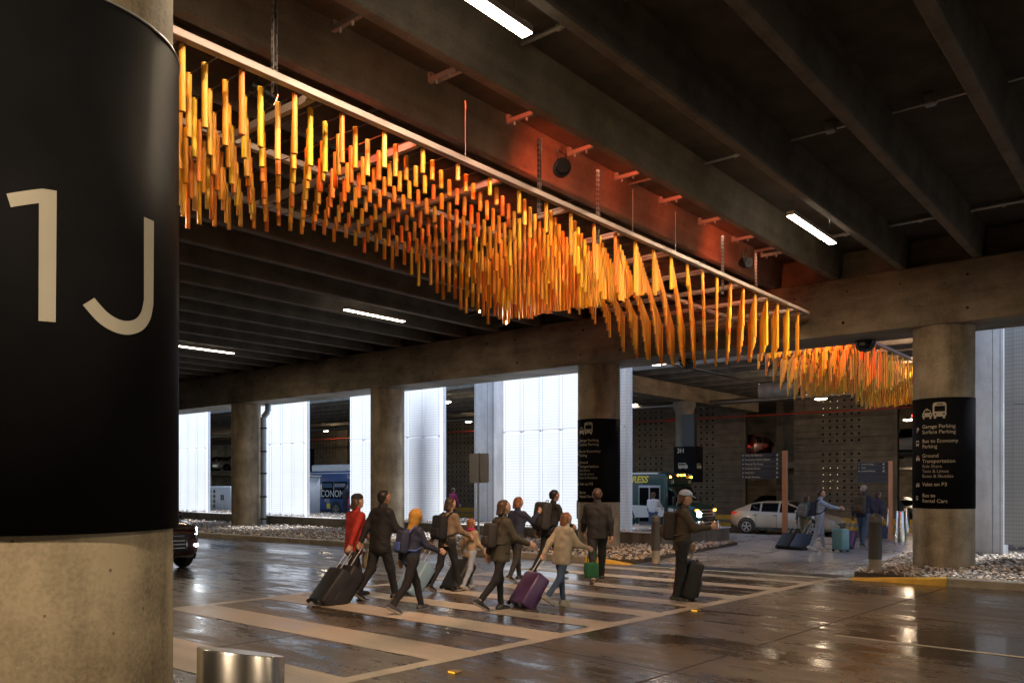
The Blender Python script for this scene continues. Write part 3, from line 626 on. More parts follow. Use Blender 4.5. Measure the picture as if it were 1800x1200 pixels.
small_light(-17.1, 50, 5.35, 'upper deck lamp over the white parked car, with a red marker', power=60, red=True); small_light(-12.3, 50, 5.5, 'upper deck lamp left of the sign column, with a red marker', power=60, red=True); small_light(-12.3, 52, 2.5, 'lower deck lamp left of the sign column', power=70)
small_light(-19.2, 56, 2.4, 'lower deck lamp glowing behind the direction sign', power=120); small_light(-85, 52, 5.6, 'upper deck lamp over the parked cars at the far left', power=120); small_light(-80, 50, 2.4, 'lower deck lamp at the far left', power=60); small_light(-52, 52, 2.4, 'lower deck lamp behind the blue bus', power=60)

# ---------------------------------------------------------------- bollards
grey_b = mat('dark grey bollard sleeve', (.055, .055, .055), .5, var=.1)
def sleeve_bollard(x, y, r, h, lab):
    t = thing('bollard', lab, 'bollard', (x, y, .02)); m = MB(); m.lathe([(r-.008, 0), (r-.008, h*.3)], 24); m.build('base', con_kerb, t)
    m = MB(); m.lathe([(r, h*.27), (r, h*.86), (r+.002, h*.865), (r, h*.87), (r, h*.93), (r*.93, h*.965), (r*.7, h*.99), (r*.3, h), (1e-4, h)], 24); m.build('sleeve', grey_b, t)
sleeve_bollard(-9.75, 17.05, .108, 1.14, 'dark grey bollard on concrete base beside the pale gravel'); sleeve_bollard(-4.98, 17.65, .13, 1.28, 'dark grey domed bollard at the tip of the gravel by the yellow kerb')
def steel_bollard(x, y, r, h, lab, z=0, slope=0, rz=0, big=False):
    t = thing('steel_bollard', lab, 'bollard', (x, y, z), rz); n = 48; m = MB()
    rings = [(r, lambda a: 0), (r, lambda a: h-.006+slope*math.cos(a)), (r-.006, lambda a: h+slope*math.cos(a)*.98)]
    vs = [(q*math.cos(2*math.pi*i/n), q*math.sin(2*math.pi*i/n), f(2*math.pi*i/n)) for q, f in rings for i in range(n)]
    m.add(vs, [(j*n+i, j*n+(i+1) % n, (j+1)*n+(i+1) % n, (j+1)*n+i) for j in range(2) for i in range(n)], None, True); m.build('tube', alu, t)
    m = MB(); m.add([((r-.006)*math.cos(2*math.pi*i/n), (r-.006)*math.sin(2*math.pi*i/n), h+slope*math.cos(2*math.pi*i/n)*.98) for i in range(n)], [tuple(range(n))]); m.build('cap', cap_m, t)
steel_bollard(-3.22, 2.0, .184, 1.185, 'brushed steel bollard with slanted top close to the viewer', 0, .042, R(-84))
steel_bollard(-7.1, 27.9, .145, 1.0, 'brushed steel bollard nearest the sign column', .02); steel_bollard(-10.2, 38.3, .15, 1.12, 'brushed steel bollard left of the three by the sign column', -.3); steel_bollard(-9.65, 38.8, .15, 1.12, 'brushed steel bollard half hidden behind another, beside the sign column', -.3)

# ---------------------------------------------------------------- signs
copper = mat('copper coloured post paint', (.42, .22, .12), .45, .2, var=.08)
slat_m = mat('dark blue grey sign slat', (.028, .033, .048), .45, var=.05)
def direction_sign(x, y, z0, zb, zt, w_, lines, lab, pw=.14, arrows=True):
    t = thing('direction_sign', lab, 'sign', (x, y, z0)); m = MB(); m.box(-pw/2, pw/2, -pw/2, pw/2, 0, zt-z0+.05); m.build('post', copper, t, bevel=.01)
    n = 6; dz = (zt-zb)/n
    for k in range(n):
        m = MB(); z = zt-z0-(k+1)*dz; m.box(-w_-pw/2, -pw/2-.005, -.04, .04, z+.008, z+dz-.008); s = m.build('sign_slat', slat_m, t)
        if k < len(lines) and lines[k]:
            m = MB(); flat_text(m, lines[k], dz*.62, frame((-w_-pw/2+.14, -.044, z+dz*.3), (1, 0, 0), (0, 0, 1), (0, -1, 0)), letter_m, bold=.0012)
            F = frame((-w_-pw/2+.03, -.044, z+dz*.5), (1, 0, 0), (0, 0, 1), (0, -1, 0)); a = dz*.22
            P = [(0, 0), (a, a), (a, a*.35), (2.4*a, a*.35), (2.4*a, -a*.35), (a, -a*.35), (a, -a)]
            if k == 5: P = [(a+q, p-a) for p, q in P][::-1]
            m.add([F @ Vector((p, q, 0)) for p, q in P], [tuple(range(len(P)))], letter_m)
            F = frame((-.2-pw/2, -.044, z+dz*.2), (1, 0, 0), (0, 0, 1), (0, -1, 0)); m.add([F @ Vector((p*dz, q*dz, 0)) for p, q in rrect(0, .5, 0, .55, .12)], [tuple(range(16))], letter_m)
            m.build('lettering', None, s)
direction_sign(-9.78, 25.15, .03, 2.04, 2.88, 1.36, ['Park Air Express', 'Economy Parking Buses', 'Rental Car Buses', 'Charter Buses', 'Ride KC', 'Hotel Shuttles'], 'six line direction sign on a copper coloured post in front of the white car')
direction_sign(-8.45, 31.9, -.3, 1.93, 2.68, 1.1, ['Hotel Shuttles', 'Taxis', 'Surface Parking'], 'dim direction sign with three lines on a copper post left of the sign column')
def road_sign(x, y, w_, z0, z1, lab, ph=None):
    t = thing('road_sign', lab, 'sign', (x, y, .08)); m = MB(); P = rrect(-w_/2, w_/2, z0, z1, .05)
    m.prism(P, -.004, .004, None, frame((0, 0, 0), (1, 0, 0), (0, 0, 1), (0, -1, 0))); m.build('sign_plate', mat('sign back aluminium', (.30, .30, .31), .5, .3, var=.06), t)
    m = MB(); m.box(-.03, .03, -.05, -.008, 0, z1+.02); m.build('post', galv, t)
road_sign(-16.8, 18.6, .80, 1.85, 2.75, 'tall rectangular road sign seen from its blank grey back'); road_sign(-14.35, 20.75, .62, .72, 1.32, 'small blank sign back peeping out beside the sign column')

# amber road studs
stud = mat('amber reflector', (.8, .35, .02), .2, var=0, emit=(1, .5, .03), strength=.45)  # emission puts the glint of reflected light into the lens colour
for x, y, lab in ((-5.72, 11.2, 'amber road reflector near the feet of the woman with the phone'), (-5.75, 6.0, 'amber road reflector beside the crossing line in the foreground')):
    t = thing('road_reflector', lab, 'reflector', (x, y, 0)); m = MB(); m.rbox(-.06, .06, -.05, .05, .001, .022, .008); m.build('base', mat('stud base', (.3, .2, .08), .5), t); m = MB(); m.box(-.045, .045, -.054, -.046, .005, .018); m.build('lens', stud, t)

# conduits and pipes under the slab
for i, (y, x0, x1, r, lab) in enumerate(((12.4, -60, 8, .022, 'thin conduit run under the ceiling slab between the joists, middle of the road'), (7.6, -60, 8, .03, 'thin dark pipe run under the ceiling slab over the near lane'), (17.8, -60, 8, .04, 'dark sprinkler pipe under the ceiling slab beside the girder'))):
    t = thing('ceiling_conduit', lab, 'conduit', (0, y, 7.2), group='conduits under the slab')
    for a, b in zip([x1]+JX, JX):
        if a-b > .3 and a < 6: m = MB(); m.tube((a-.16, 0, 0), (b+.16, 0, 0), r, 8); m.tube(((a+b)/2-.03, 0, 0), ((a+b)/2+.03, 0, 0), r*1.5, 8); m.build('conduit_run', galv, t)
for x, y, lab in ((-4.1, 12.4, 'small junction box under the slab left of the top right joist'), (-2.75, 12.4, 'small junction box under the slab by the top right corner')):
    t = thing('junction_box', lab, 'junction box', (x, y-.1, 7.17)); m = MB(); m.rbox(-.07, .07, -.06, .06, -.05, .1, .01); m.build('box_body', galv, t); m = MB(); m.rbox(-.05, .05, -.045, .045, -.06, -.051, .003); m.build('lid', galv, t)
# ================================================================ hanging tube sculptures
TUBE = [mat(k, v, .4, var=.05, scale=2) for k, v in {'amber tube': (.86, .36, .018), 'yellow tube': (.84, .52, .022), 'orange tube': (.84, .25, .02), 'golden tube': (.74, .40, .03), 'light wood tube': (.86, .47, .09)}.items()]
def proj_px(x, y, z):
    d = -math.sin(TH)*x+math.cos(TH)*y; r = math.cos(TH)*x+math.sin(TH)*y
    return (900+1432*r/d, 848-1432*(z-1.93)/d, d) if d > .1 else (0, 0, -1)
def wave1(x, y):
    u = (x+6.75)/-3.25; yc = 11.0+.15*u; ph = (y-yc)/6.7 if y < yc else min(1.0, (y-yc)/5.5)
    return max(.2, (.48+.045*min(3.4, max(0, y-5)*.35)) * (1+.55*math.cos(2*math.pi*ph))*(.86 if y < 8 else 1) - .02)
def wave2(x, y):
    u = (x+6.75)/-3.25
    return max(.16, .62+.34*math.cos(2*math.pi*(y-(25.2+1.3*u))/7.6)+.12*math.sin(y*.3)) * (1 if y > 23 else .45+.18*(y-20.5))
def sculpture(label, y0, y1, wave, hide):
    Xr, Xl, Z = -6.75, -10.0, 5.82
    t = thing('tube_sculpture', label, 'sculpture', ((Xr+Xl)/2, (y0+y1)/2, Z)); cx, cyy = (Xr+Xl)/2, (y0+y1)/2
    for x in (Xr, Xl, (Xr+Xl)/2):
        m = MB(); m.box(x-cx-.045, x-cx+.045, y0-cyy, y1-cyy, -.035, .035); m.build('side_rail' if x != (Xr+Xl)/2 else 'middle_rail', rail_m, t, bevel=.006)
    ys = np.arange(y0+.12, y1, 1.46)
    for y in list(ys)+[y1-.05]: m = MB(); m.box(Xl-cx+.047, -.047, y-cyy-.03, y-cyy+.03, -.04, .04); m.box(.047, Xr-cx-.047, y-cyy-.03, y-cyy+.03, -.04, .04); m.build('cross_bar', rail_m, t)
    P = []; k = 0; y = y0+.2; wires = MB()
    while y < y1-.08:
        off = 0 if k % 2 == 0 else .1425
        for i in range(12):
            x = Xr-.06-off-i*.285
            if x < Xl+.03: continue
            L_ = wave(x, y)*random.uniform(.94, 1.06); P.append((x, y, Z-.045, L_))
        wires.box(Xl-cx, Xr-cx, y-cyy-.004, y-cyy+.004, -.062, -.054)
        k += 1; y += .2925
    wires.build('support_wires', black_m, t)['kind'] = 'stuff'
    def score(p):
        px, py, d = proj_px(p[0], p[1], p[2]-p[3]/2)
        if d < 0 or not (322 < px < 1800 and 0 < py < 1200) or hide(px, py): return 0
        return p[3]/d/d*(1+.0*px)
    S = sorted(P, key=score, reverse=True); big, rest = S[:100], S[100:]
    def one(m, p, o, mt):
        x, y, z, L_ = p[0]-o[0], p[1]-o[1], p[2]-o[2], p[3]; r = .0285; n = 12
        tx_, ty_ = random.uniform(-.003, .003), random.uniform(-.003, .003)
        m.tube((x, y, z), (x+tx_, y+ty_, z-L_), r, n, mt, cap=False); m.tube((x, y, z), (x+tx_, y+ty_, z-L_), r-.003, n, mt, cap=False)
        ring = [(x+tx_+q*math.cos(2*math.pi*i/n), y+ty_+q*math.sin(2*math.pi*i/n), z-L_) for q in (r, r-.003) for i in range(n)]
        m.add(ring, [(i, (i+1) % n, n+(i+1) % n, n+i) for i in range(n)], mt)
        m.add([(x+(r-.003)*math.cos(2*math.pi*i/n), y+(r-.003)*math.sin(2*math.pi*i/n), z-.004) for i in range(n)], [tuple(range(n))], mt)
    def pick(p): return TUBE[random.choices(range(5), (5, 3, 2.4, 2.5, 1.2))[0]]
    for p in big:
        m = MB(); one(m, p, p, pick(p)); m.build('tube', None, t, loc=(p[0]-cx, p[1]-cyy, p[2]-Z))
    m = MB(); [one(m, p, (cx, cyy, Z), pick(p)) for p in rest]; m.build('tubes', None, t)['kind'] = 'stuff'
    return t
s1 = sculpture('long hanging sculpture of orange and yellow tubes in front of the girder', 3.45, 18.75, wave1, lambda px, py: False)
s2 = sculpture('second orange tube sculpture hanging beyond the girder, left of the sign column', 20.95, 38.5, wave2, lambda px, py: px > 1604)

strut_m = mat('dull strut steel', (.20, .18, .17), .5, .4, var=.1)
# brackets on the joist and struts down to the rail
BY = [5.31, 6.71, 8.13, 9.47, 10.72, 12.08, 13.5, 14.9, 16.3]
b0 = None
for i, y in enumerate(BY):
    if b0 is None:
        b0 = thing('steel_bracket', '', 'bracket', (-6.42, y, 6.60)); m = MB(); m.box(-.42, .02, -.025, .025, .0, .055); m.box(-.42, -.37, -.035, .035, .055, .11); m.build('channel', strut_m, b0); m = MB(); m.tube((-.30, 0, .0), (-.30, 0, -.04), .015, 8); m.tube((-.1, 0, .0), (-.1, 0, -.04), .015, 8); m.build('bolts', galv, b0); o = b0
    else: o = copy_tree(b0); o.location.y = y
    tag(o, f'small steel angle bracket under the ceiling joist, {ORD[i]} from the near end', 'bracket', 'steel brackets along the joist above the sculpture')
def strut(x, y, z0, z1, lab, thin=False, chain=False):
    t = thing('hanging_strut', lab, 'strut', (x, y, z0), group='hanging supports of the sculpture'); m = MB()
    if thin: m.tube((0, 0, 0), (0, 0, z1-z0), .006, 6); m.build('cable', galv, t); return
    m.box(-.022, -.018, -.022, .022, 0, z1-z0); m.box(-.018, .02, -.022, -.018, 0, z1-z0); m.box(-.018, .02, .018, .022, 0, z1-z0); m.build('channel', strut_m, t)
    m = MB(); k = .05
    while k < z1-z0-.05: m.box(.021, .024, -.008, .008, k, k+.035); m.box(-.01, .01, -.026, -.023, k, k+.035); k += .07
    m.build('slots', black_m, t)
strut(-6.86, 4.62, 5.72, ZS, 'slotted steel strut hanging near the 1J column', chain=True); strut(-6.80, 8.13+.62, 5.6, 6.6, 'red lit slotted strut left of the spotlight above the rail'); strut(-6.80, 10.18, 5.5, 6.6, 'slotted strut right of the spotlight, half in shadow'); strut(-6.8, 14.4, 5.5, 6.6, 'slotted strut left of the small far spotlight'); strut(-6.8, 15.95, 5.5, 6.6, 'slotted strut right of the small far spotlight')
for i, y in enumerate((7.3, 11.2, 12.6)): strut(-6.82, y, 5.87, 6.6, f'thin steel cable hanging to the rail, {ORD[i]} one', True)

# spotlights on the sculpture: black bodies with lit lenses
RED = (1.0, .085, .02); AMB = (1.0, .66, .42)
glow_w = mat('spot lens glow', (1, .9, .7), .3, var=0, emit=(1, .72, .4), strength=26)
glow_r = mat('spot lens red glow', (1, .3, .2), .3, var=0, emit=(1, .2, .08), strength=14)
def spotlight(loc, aim, power, col, lab, size=70, blend=.5, lens=glow_w, r=.085, rad=.05):
    t = thing('spotlight', lab, 'spotlight', loc, group='black theatre spotlights on the sculptures'); d = (Vector(aim)-Vector(loc)).normalized()
    m = MB(); m.tube(-d*.16, d*.12, r*.8, 14, None, r); m.build('lamp_body', black_m, t)
    for q in (-.10, -.05, 0., .05): m = MB(); m.tube(d*q, d*(q+.012), r*1.12, 14); m.build('cooling_fin', black_m, t)
    m = MB(); m.tube(d*.121, d*.126, r*.8, 14); m.build('lens', lens, t)
    m = MB(); s = Vector((0, 1, 0)); m.path([s*.1, s*.1+Vector((0, 0, -.02)), Vector((0, .1, .22)), Vector((0, -.1, .22)), -s*.1], .009, 6); m.tube((0, 0, .22), (0, 0, .30), .012, 8); m.build('yoke', black_m, t)
    lamp('spotlight_beam', 'SPOT', d*.14, power, col, t, None, spot_size=R(size), spot_blend=blend, shadow_soft_size=rad).rotation_euler = (-d).to_track_quat('Z', 'Y').to_euler()
    return t
spotlight((-6.72, 9.15, 6.3), (-9.0, 11.6, 6.9), 34, RED, 'black spotlight above the middle of the pale rail, glowing red behind', 120, .8, glow_r, .11)
spotlight((-6.72, 15.25, 6.25), (-8.5, 16.9, 6.9), 30, RED, 'small black spotlight above the far end of the rail', 120, .8, glow_r, .10)
spotlight((-7.9, 5.2, 6.25), (-7.2, 7.6, 5.5), 30, RED, 'spotlight among the tubes near the 1J column, pink lens', 100, .7, glow_r, .08)
for i, y in enumerate((4.1, 6.0, 7.42, 8.8, 10.1, 11.4, 12.8, 14.2, 15.6, 17.3)):  # added lamps, hidden by the joist, to brighten the tubes from above
    spotlight((-6.57, y, 7.03), (-6.57-math.cos(R(55)), y+.1, 7.03-math.sin(R(55))), 30, (RED if i == 2 else AMB), f'added hidden spotlight behind the bracket joist aimed at the tubes, {ORD[i]} along', 76, .3, glow_w, .055, .035)
for i in range(12):  # second added row, out of sight, brightens the tubes from the side
    y = 2.9+i*1.27; spotlight((-5.12, y, 7.06), (-5.12-.62, y+.48, 7.06-.73), (135 if i < 9 else 115), AMB, f'added hidden amber spotlight tucked behind the second joist, {ORD[i]} along', 39, .3, glow_w, .05, .04)
for i, y in enumerate((9.9, 11.6, 13.4, 15.4)):  # added red lamps out of view, for the glow on the joist face
    spotlight((-6.6, y, 7.0), (-7.7, y+.6, 6.85), (9, 13, 10, 8)[i], RED, f'added hidden red spotlight facing the joist behind the rail, {ORD[i]} along', 150, 1, glow_r, .04, .05)
for i, y in enumerate(BY[2:8]):  # extra unseen lamps added to redden the brackets
    spotlight((-6.56, y-.42, 7.05), (-6.68, y, 6.55), (7, 9, 9, 7, 6, 5)[i], RED, f'added hidden red spotlight washing the steel brackets, {ORD[i]} along', 80, .8, glow_r, .035, .04)
for i, y in enumerate((5.6, 7.0)):  # two more added lamps, kept hidden, colour the rail red
    spotlight((-6.56, y, 7.05), (-6.75, y+.5, 5.85), (30, 40)[i], RED, f'added hidden red spotlight tinting the pale rail, {ORD[i]} along', 90, .9, glow_r, .035, .04)
spotlight((-10.6, 5.0, 5.45), (-8.0, 5.2, 5.5), 18, AMB, 'tiny bright spotlight behind the tubes beside the 1J column', 110, .6, glow_w, .04, .03)
spotlight((-10.6, 11.6, 5.2), (-8.0, 11.8, 5.5), 18, AMB, 'tiny bright spotlight behind the densest tubes', 110, .6, glow_w, .035, .03); spotlight((-10.6, 12.4, 5.1), (-8.0, 12.6, 5.5), 14, AMB, 'tiny second bright spotlight behind the densest tubes', 110, .6, glow_w, .035, .03)
spotlight((-6.2, 22.0, 6.3), (-8.4, 24.5, 5.6), 100, RED, 'red spotlight at the near end of the far sculpture', 110, .7, glow_r, .10)
spotlight((-6.0, 27.5, 6.6), (-8.4, 30.0, 5.3), 200, AMB, 'amber spotlight lighting the far sculpture from the right', 110, .7, glow_w, .08); spotlight((-8.4, 21.3, 6.9), (-8.6, 25.0, 5.4), 114, AMB, 'amber spotlight over the near edge of the far sculpture', 110, .7, glow_w, .08)
spotlight((-5.9, 34.0, 6.6), (-8.4, 35.0, 5.3), 200, AMB, 'amber spotlight near the far end of the far sculpture', 110, .7, glow_w, .08)
# ================================================================ people: smooth implicit surfaces grown over a posed skeleton
def surface_nets(V, lo, h):
    ins = V < 0; nx, ny, nz = V.shape
    c = [ins[i:nx-1+i, j:ny-1+j, k:nz-1+k] for i in (0, 1) for j in (0, 1) for k in (0, 1)]
    tot = sum(x.astype(np.int8) for x in c); act = (tot > 0) & (tot < 8); idx = np.argwhere(act)
    if len(idx) == 0: return np.zeros((0, 3)), []
    vid = -np.ones(act.shape, int); vid[tuple(idx.T)] = np.arange(len(idx))
    offs = [(i, j, k) for i in (0, 1) for j in (0, 1) for k in (0, 1)]
    vals = np.stack([V[idx[:, 0]+o[0], idx[:, 1]+o[1], idx[:, 2]+o[2]] for o in offs], 1)
    pos = np.zeros((len(idx), 3)); cnt = np.zeros(len(idx))
    for a in range(8):
        for b in range(a+1, 8):
            d = np.array(offs[b])-np.array(offs[a])
            if np.abs(d).sum() != 1: continue
            va, vb = vals[:, a], vals[:, b]; cr = (va < 0) != (vb < 0); t = np.where(cr, va/np.where(cr, va-vb, 1), 0)
            pos += np.where(cr[:, None], np.array(offs[a])+t[:, None]*d, 0); cnt += cr
    P = (idx+pos/cnt[:, None])*h+lo; F = []
    for ax in range(3):
        u, v = (ax+1) % 3, (ax+2) % 3
        sl0 = [slice(None)]*3; sl1 = [slice(None)]*3; sl0[ax] = slice(0, -1); sl1[ax] = slice(1, None)
        e = ins[tuple(sl0)] != ins[tuple(sl1)]; q = np.argwhere(e)
        q = q[(q[:, u] > 0) & (q[:, v] > 0) & (q[:, u] < V.shape[u]-1) & (q[:, v] < V.shape[v]-1)]
        fl = ins[tuple(sl0)][tuple(q.T)]
        def g(du, dv): r = q.copy(); r[:, u] += du; r[:, v] += dv; return vid[tuple(r.T)]
        f = np.stack([g(-1, -1), g(0, -1), g(0, 0), g(-1, 0)], 1); f = np.where(fl[:, None], f, f[:, ::-1]); f = f[(f >= 0).all(1)]; F.append(f)
    return P, np.concatenate(F)
def blob(prims, h, k=.02, clip=None, fold=0, seed=0):
    """prims: (a, b, ra, rb[, squash]) tapered capsules; returns verts, faces. clip(X,Y,Z,V)->V"""
    A = np.array([p[0] for p in prims], float); B = np.array([p[1] for p in prims], float); rm = max(max(p[2], p[3]) for p in prims)
    lo = np.minimum(A, B).min(0)-rm-3*h-k; hi = np.maximum(A, B).max(0)+rm+3*h+k
    n = np.ceil((hi-lo)/h).astype(int)+1; S = np.zeros(n, np.float32); ax = [lo[i]+h*np.arange(n[i]) for i in range(3)]
    for p in prims:
        a, b = np.array(p[0], float), np.array(p[1], float); ra, rb = p[2], p[3]; r = max(ra, rb)+6*k
        s = [slice(max(0, int((min(a[i], b[i])-r-lo[i])/h)), int((max(a[i], b[i])+r-lo[i])/h)+2) for i in range(3)]
        X, Y, Z = np.meshgrid(ax[0][s[0]], ax[1][s[1]], ax[2][s[2]], indexing='ij', sparse=True)
        d = b-a; L2 = max(1e-9, d @ d); t = np.clip(((X-a[0])*d[0]+(Y-a[1])*d[1]+(Z-a[2])*d[2])/L2, 0, 1)
        D = np.sqrt((X-a[0]-t*d[0])**2+(Y-a[1]-t*d[1])**2+(Z-a[2]-t*d[2])**2)-(ra+(rb-ra)*t)
        S[tuple(s)] += np.exp(np.clip(-D/k, -40, 12))
    V = -k*np.log(S+1e-9); V = np.where(S > 1e-7, V, 1.0)
    X, Y, Z = np.meshgrid(*ax, indexing='ij', sparse=True)
    if fold: V = V+fold*(1.3*np.sin(X*19+Z*13+seed)*np.sin(Y*23-Z*21+seed*2)+.5*np.sin(Z*47+X*31-Y*35+seed)*np.sin(X*17+Y*13+seed))
    if clip is not None: V = clip(X, Y, Z, V)
    V[0], V[-1] = 1, 1; V[:, 0], V[:, -1] = 1, 1; V[:, :, 0], V[:, :, -1] = 1, 1
    return surface_nets(V, lo, h)
def blob_obj(name, P, F, m, parent, loc=(0, 0, 0), matfn=None, mats=None):
    me = bpy.data.meshes.new(name); me.vertices.add(len(P)); me.vertices.foreach_set('co', np.asarray(P, np.float32).ravel())
    F = np.asarray(F); me.loops.add(len(F)*4); me.loops.foreach_set('vertex_index', F.ravel().astype(np.int32)); me.polygons.add(len(F))
    me.polygons.foreach_set('loop_start', np.arange(0, len(F)*4, 4, dtype=np.int32)); me.polygons.foreach_set('loop_total', np.full(len(F), 4, np.int32))
    me.update(calc_edges=True)
    for x in (mats or [m]): me.materials.append(x)
    me.polygons.foreach_set('use_smooth', np.ones(len(F), bool))
    if matfn: me.polygons.foreach_set('material_index', matfn(P[F].mean(1)).astype(np.int32))
    o = bpy.data.objects.new(name, me); sc.collection.objects.link(o); o.location = loc
    if parent: o.parent = parent
    return o
def rotv(v, ax, a): return Matrix.Rotation(a, 3, ax) @ Vector(v)
CL = {}
def cloth(name, c, rough=.8): return mat('cloth '+name, c, rough, var=.18, scale=14, bump=.25, bscale=55)
skinA = mat('skin light', (.50, .30, .21), .5, var=.06, scale=20); skinB = mat('skin tan', (.36, .20, .13), .5, var=.06, scale=20); skinC = mat('skin deep', (.13, .07, .045), .5, var=.06, scale=20)
eye_m = mat('eye dark', (.02, .015, .012), .15, var=0); lip_m = mat('lips', (.33, .12, .10), .5, var=0); eyew_m = mat('eye white', (.6, .57, .54), .3, var=0); shoe_sole = mat('shoe sole', (.55, .50, .42), .6, var=.05)
HAIR = {k: mat('hair '+k, c, .5, var=.3, scale=30, stretch=(1, 1, .2)) for k, c in dict(black=(.012, .010, .009), brown=(.06, .032, .018), ginger=(.20, .075, .03), grey=(.25, .23, .21), blond=(.30, .20, .10)).items()}
JOINT = {}
def person(label, loc, face, h=1.7, legs=(25, -22), knee=(6, 24), lean=4, arms=((-12, 15), (14, 15)), armout=(7, 7), top=None, bottom=None, hem=.80, sleeve=1.0, legend=.07,
           shoe=(.015, .015, .016), hair='brown', hairlen=0, hat=None, hood=False, skin=None, headyaw=0, headpitch=0, bulk=1.0, fine=.011, sole=True, scarf=None, twist=0, stride=.72):
    """local frame: +x forward, +y left, +z up. arms: (shoulder swing, elbow bend) for left,right; positive swing = forward"""
    s = h/1.75; skin = skin or skinA
    t = thing('person', label, 'person', (loc[0], loc[1], loc[2] if len(loc) > 2 else 0), face)
    V3 = lambda x, y, z: Vector((x, y, z))
    legs = (legs[0]*stride, legs[1]*stride); knee = (knee[0], knee[1]*stride)
    # legs, solved relative to the hips and then dropped on the ground
    hips = {}; L1, L2 = .43, .42
    for i, sy in enumerate((1, -1)):
        a, b = R(legs[i]), R(knee[i]); hp = V3(0, sy*.095, 0); kn = hp+V3(math.sin(a)*L1, 0, -math.cos(a)*L1); an = kn+V3(math.sin(a-b)*L2, 0, -math.cos(a-b)*L2)
        pitch = max(-.2, min(.9, -(a-b)*.8 if a-b < 0 else -(a-b)*.35)); toe = an+V3(math.cos(-pitch)*.165, sy*.02, -.055+math.sin(-pitch)*.165); heel = an+V3(-.045*math.cos(pitch)-.05*math.sin(pitch), 0, -.05+.045*math.sin(pitch))
        hips[i] = [hp, kn, an, toe, heel]
    low = min(min(q[3].z, q[4].z) for q in hips.values())-.028
    H = -low
    for q in hips.values():
        for p in q: p.z += H
    pel = V3(0, 0, H+.02); le = R(lean); up = V3(math.sin(le), 0, math.cos(le)); fwd = V3(math.cos(le), 0, -math.sin(le))
    at = lambda f, y, z: pel+fwd*f+V3(0, y, 0)+up*z
    neck = at(.0, 0, .54); hc = neck+up*.05+V3(.02+.03*math.sin(le), 0, .125)
    sh = {}
    for i, sy in enumerate((1, -1)):
        S = at(-.01+sy*twist*.04, sy*.175*(1+.04*(bulk-1)), .475); sw, el = R(arms[i][0]), R(arms[i][1]); ou = R(armout[i])
        d1 = V3(math.sin(sw), 0, -math.cos(sw)); d1 = (d1*math.cos(ou)+V3(0, sy*math.sin(ou), 0)).normalized(); E = S+d1*.285
        d2 = V3(math.sin(sw+el), 0, -math.cos(sw+el)); d2 = (d2*math.cos(ou*.5)+V3(0, sy*math.sin(ou*.4), 0)).normalized(); Wr = E+d2*.245
        sh[i] = [S, E, Wr, d2]
    P = []
    C = lambda a, b, ra, rb: P.append((tuple(a*s), tuple(b*s), ra*s, rb*s))
    for i, sy in enumerate((1, -1)):
        hp, kn, an, toe, heel = hips[i]; u_ = 1 if legend > .3 else .84; C(hp, kn, .085*u_, .054*u_); C(kn, kn+(an-kn)*.35, .052*u_, .054*u_); C(kn+(an-kn)*.35, an, .054*u_, .034)
        C(an, heel, .036, .03); C(heel, toe, .03, .026)
    for y in (-.06, .06): C(at(0, y, -.0), at(0, y, .16), .105, .09); C(at(0, y, .16), at(.01, y*1.3, .36), .092, .10); C(at(.01, y*1.3, .36), at(0, y*1.5, .44), .10, .075)
    C(at(-.01, -.15, .465), at(-.01, .15, .465), .052, .052); C(at(0, 0, .46), neck+up*.07, .062, .05)
    # head: skull, jaw, face
    hy, hp_ = R(headyaw), R(headpitch)
    HM = Matrix.Rotation(hy, 3, 'Z') @ Matrix.Rotation(hp_, 3, 'Y'); hh = lambda x, y, z: hc+HM @ V3(x, y, z)
    C(hh(-.025, 0, .03), hh(.02, 0, .035), .078, .076); C(hh(.02, -.008, -.02), hh(.02, .008, -.02), .066, .066); C(hh(.045, -.012, -.07), hh(.045, .012, -.07), .036, .036); C(hh(.05, 0, -.02), hh(.055, 0, -.06), .04, .03)
    C(hh(.088, 0, .012), hh(.103, 0, -.018), .009, .013); C(hh(.074, -.03, -.010), hh(.074, .03, -.010), .012, .012)
    C(hh(.080, -.034, .027), hh(.080, .034, .027), .010, .010); C(hh(.078, -.015, -.052), hh(.078, .015, -.052), .010, .010)
    for sy in (1, -1): C(hh(-.005, sy*.077, -.015), hh(-.012, sy*.083, .018), .010, .014)
    # arms and hands
    for i, sy in enumerate((1, -1)):
        S, E, Wr, d = sh[i]; C(S, E, .052, .038); C(E, E+(Wr-E)*.3, .038, .039); C(E+(Wr-E)*.3, Wr, .039, .025)
        side = d.cross(V3(0, sy, 0)).normalized()*(1)                # thumb side (towards the front)
        nrm = V3(0, -sy, 0); nrm = (nrm-d*nrm.dot(d)).normalized(); side = (V3(1, 0, 0)-d*d.x); side = side.normalized() if side.length > .2 else V3(0, 0, 1)
        for q in (-.028, -.009, .010, .027): C(Wr+d*.02+side*q*.6, Wr+d*.085+side*q, .015, .0125)
        for f, (q, L_) in enumerate(((.030, .068), (.010, .078), (-.010, .072), (-.029, .056))):
            p = Wr+d*.088+side*q; dd = d.copy(); segs = ((L_*.45, 28), (L_*.32, 42), (L_*.26, 34)); r = .0088
            for k_, (sl_, bend) in enumerate(segs):
                dd = (dd*math.cos(R(bend))+nrm*math.sin(R(bend))).normalized(); q2 = p+dd*sl_; C(p, q2, r, r*.93); p = q2; r *= .93
                nn = nrm; nrm_ = (nrm-dd*nrm.dot(dd)); 
        p0 = Wr+d*.03+side*.022; p1 = p0+(d*.5+side*.75+nrm*.35).normalized()*.038; p2 = p1+(d*.85+side*.3+nrm*.4).normalized()*.034; C(p0, p1, .014, .011); C(p1, p2, .0108, .0095)
    Pb, Fb = blob(P, fine*.62 if fine < .012 else fine*.8, .011*s)
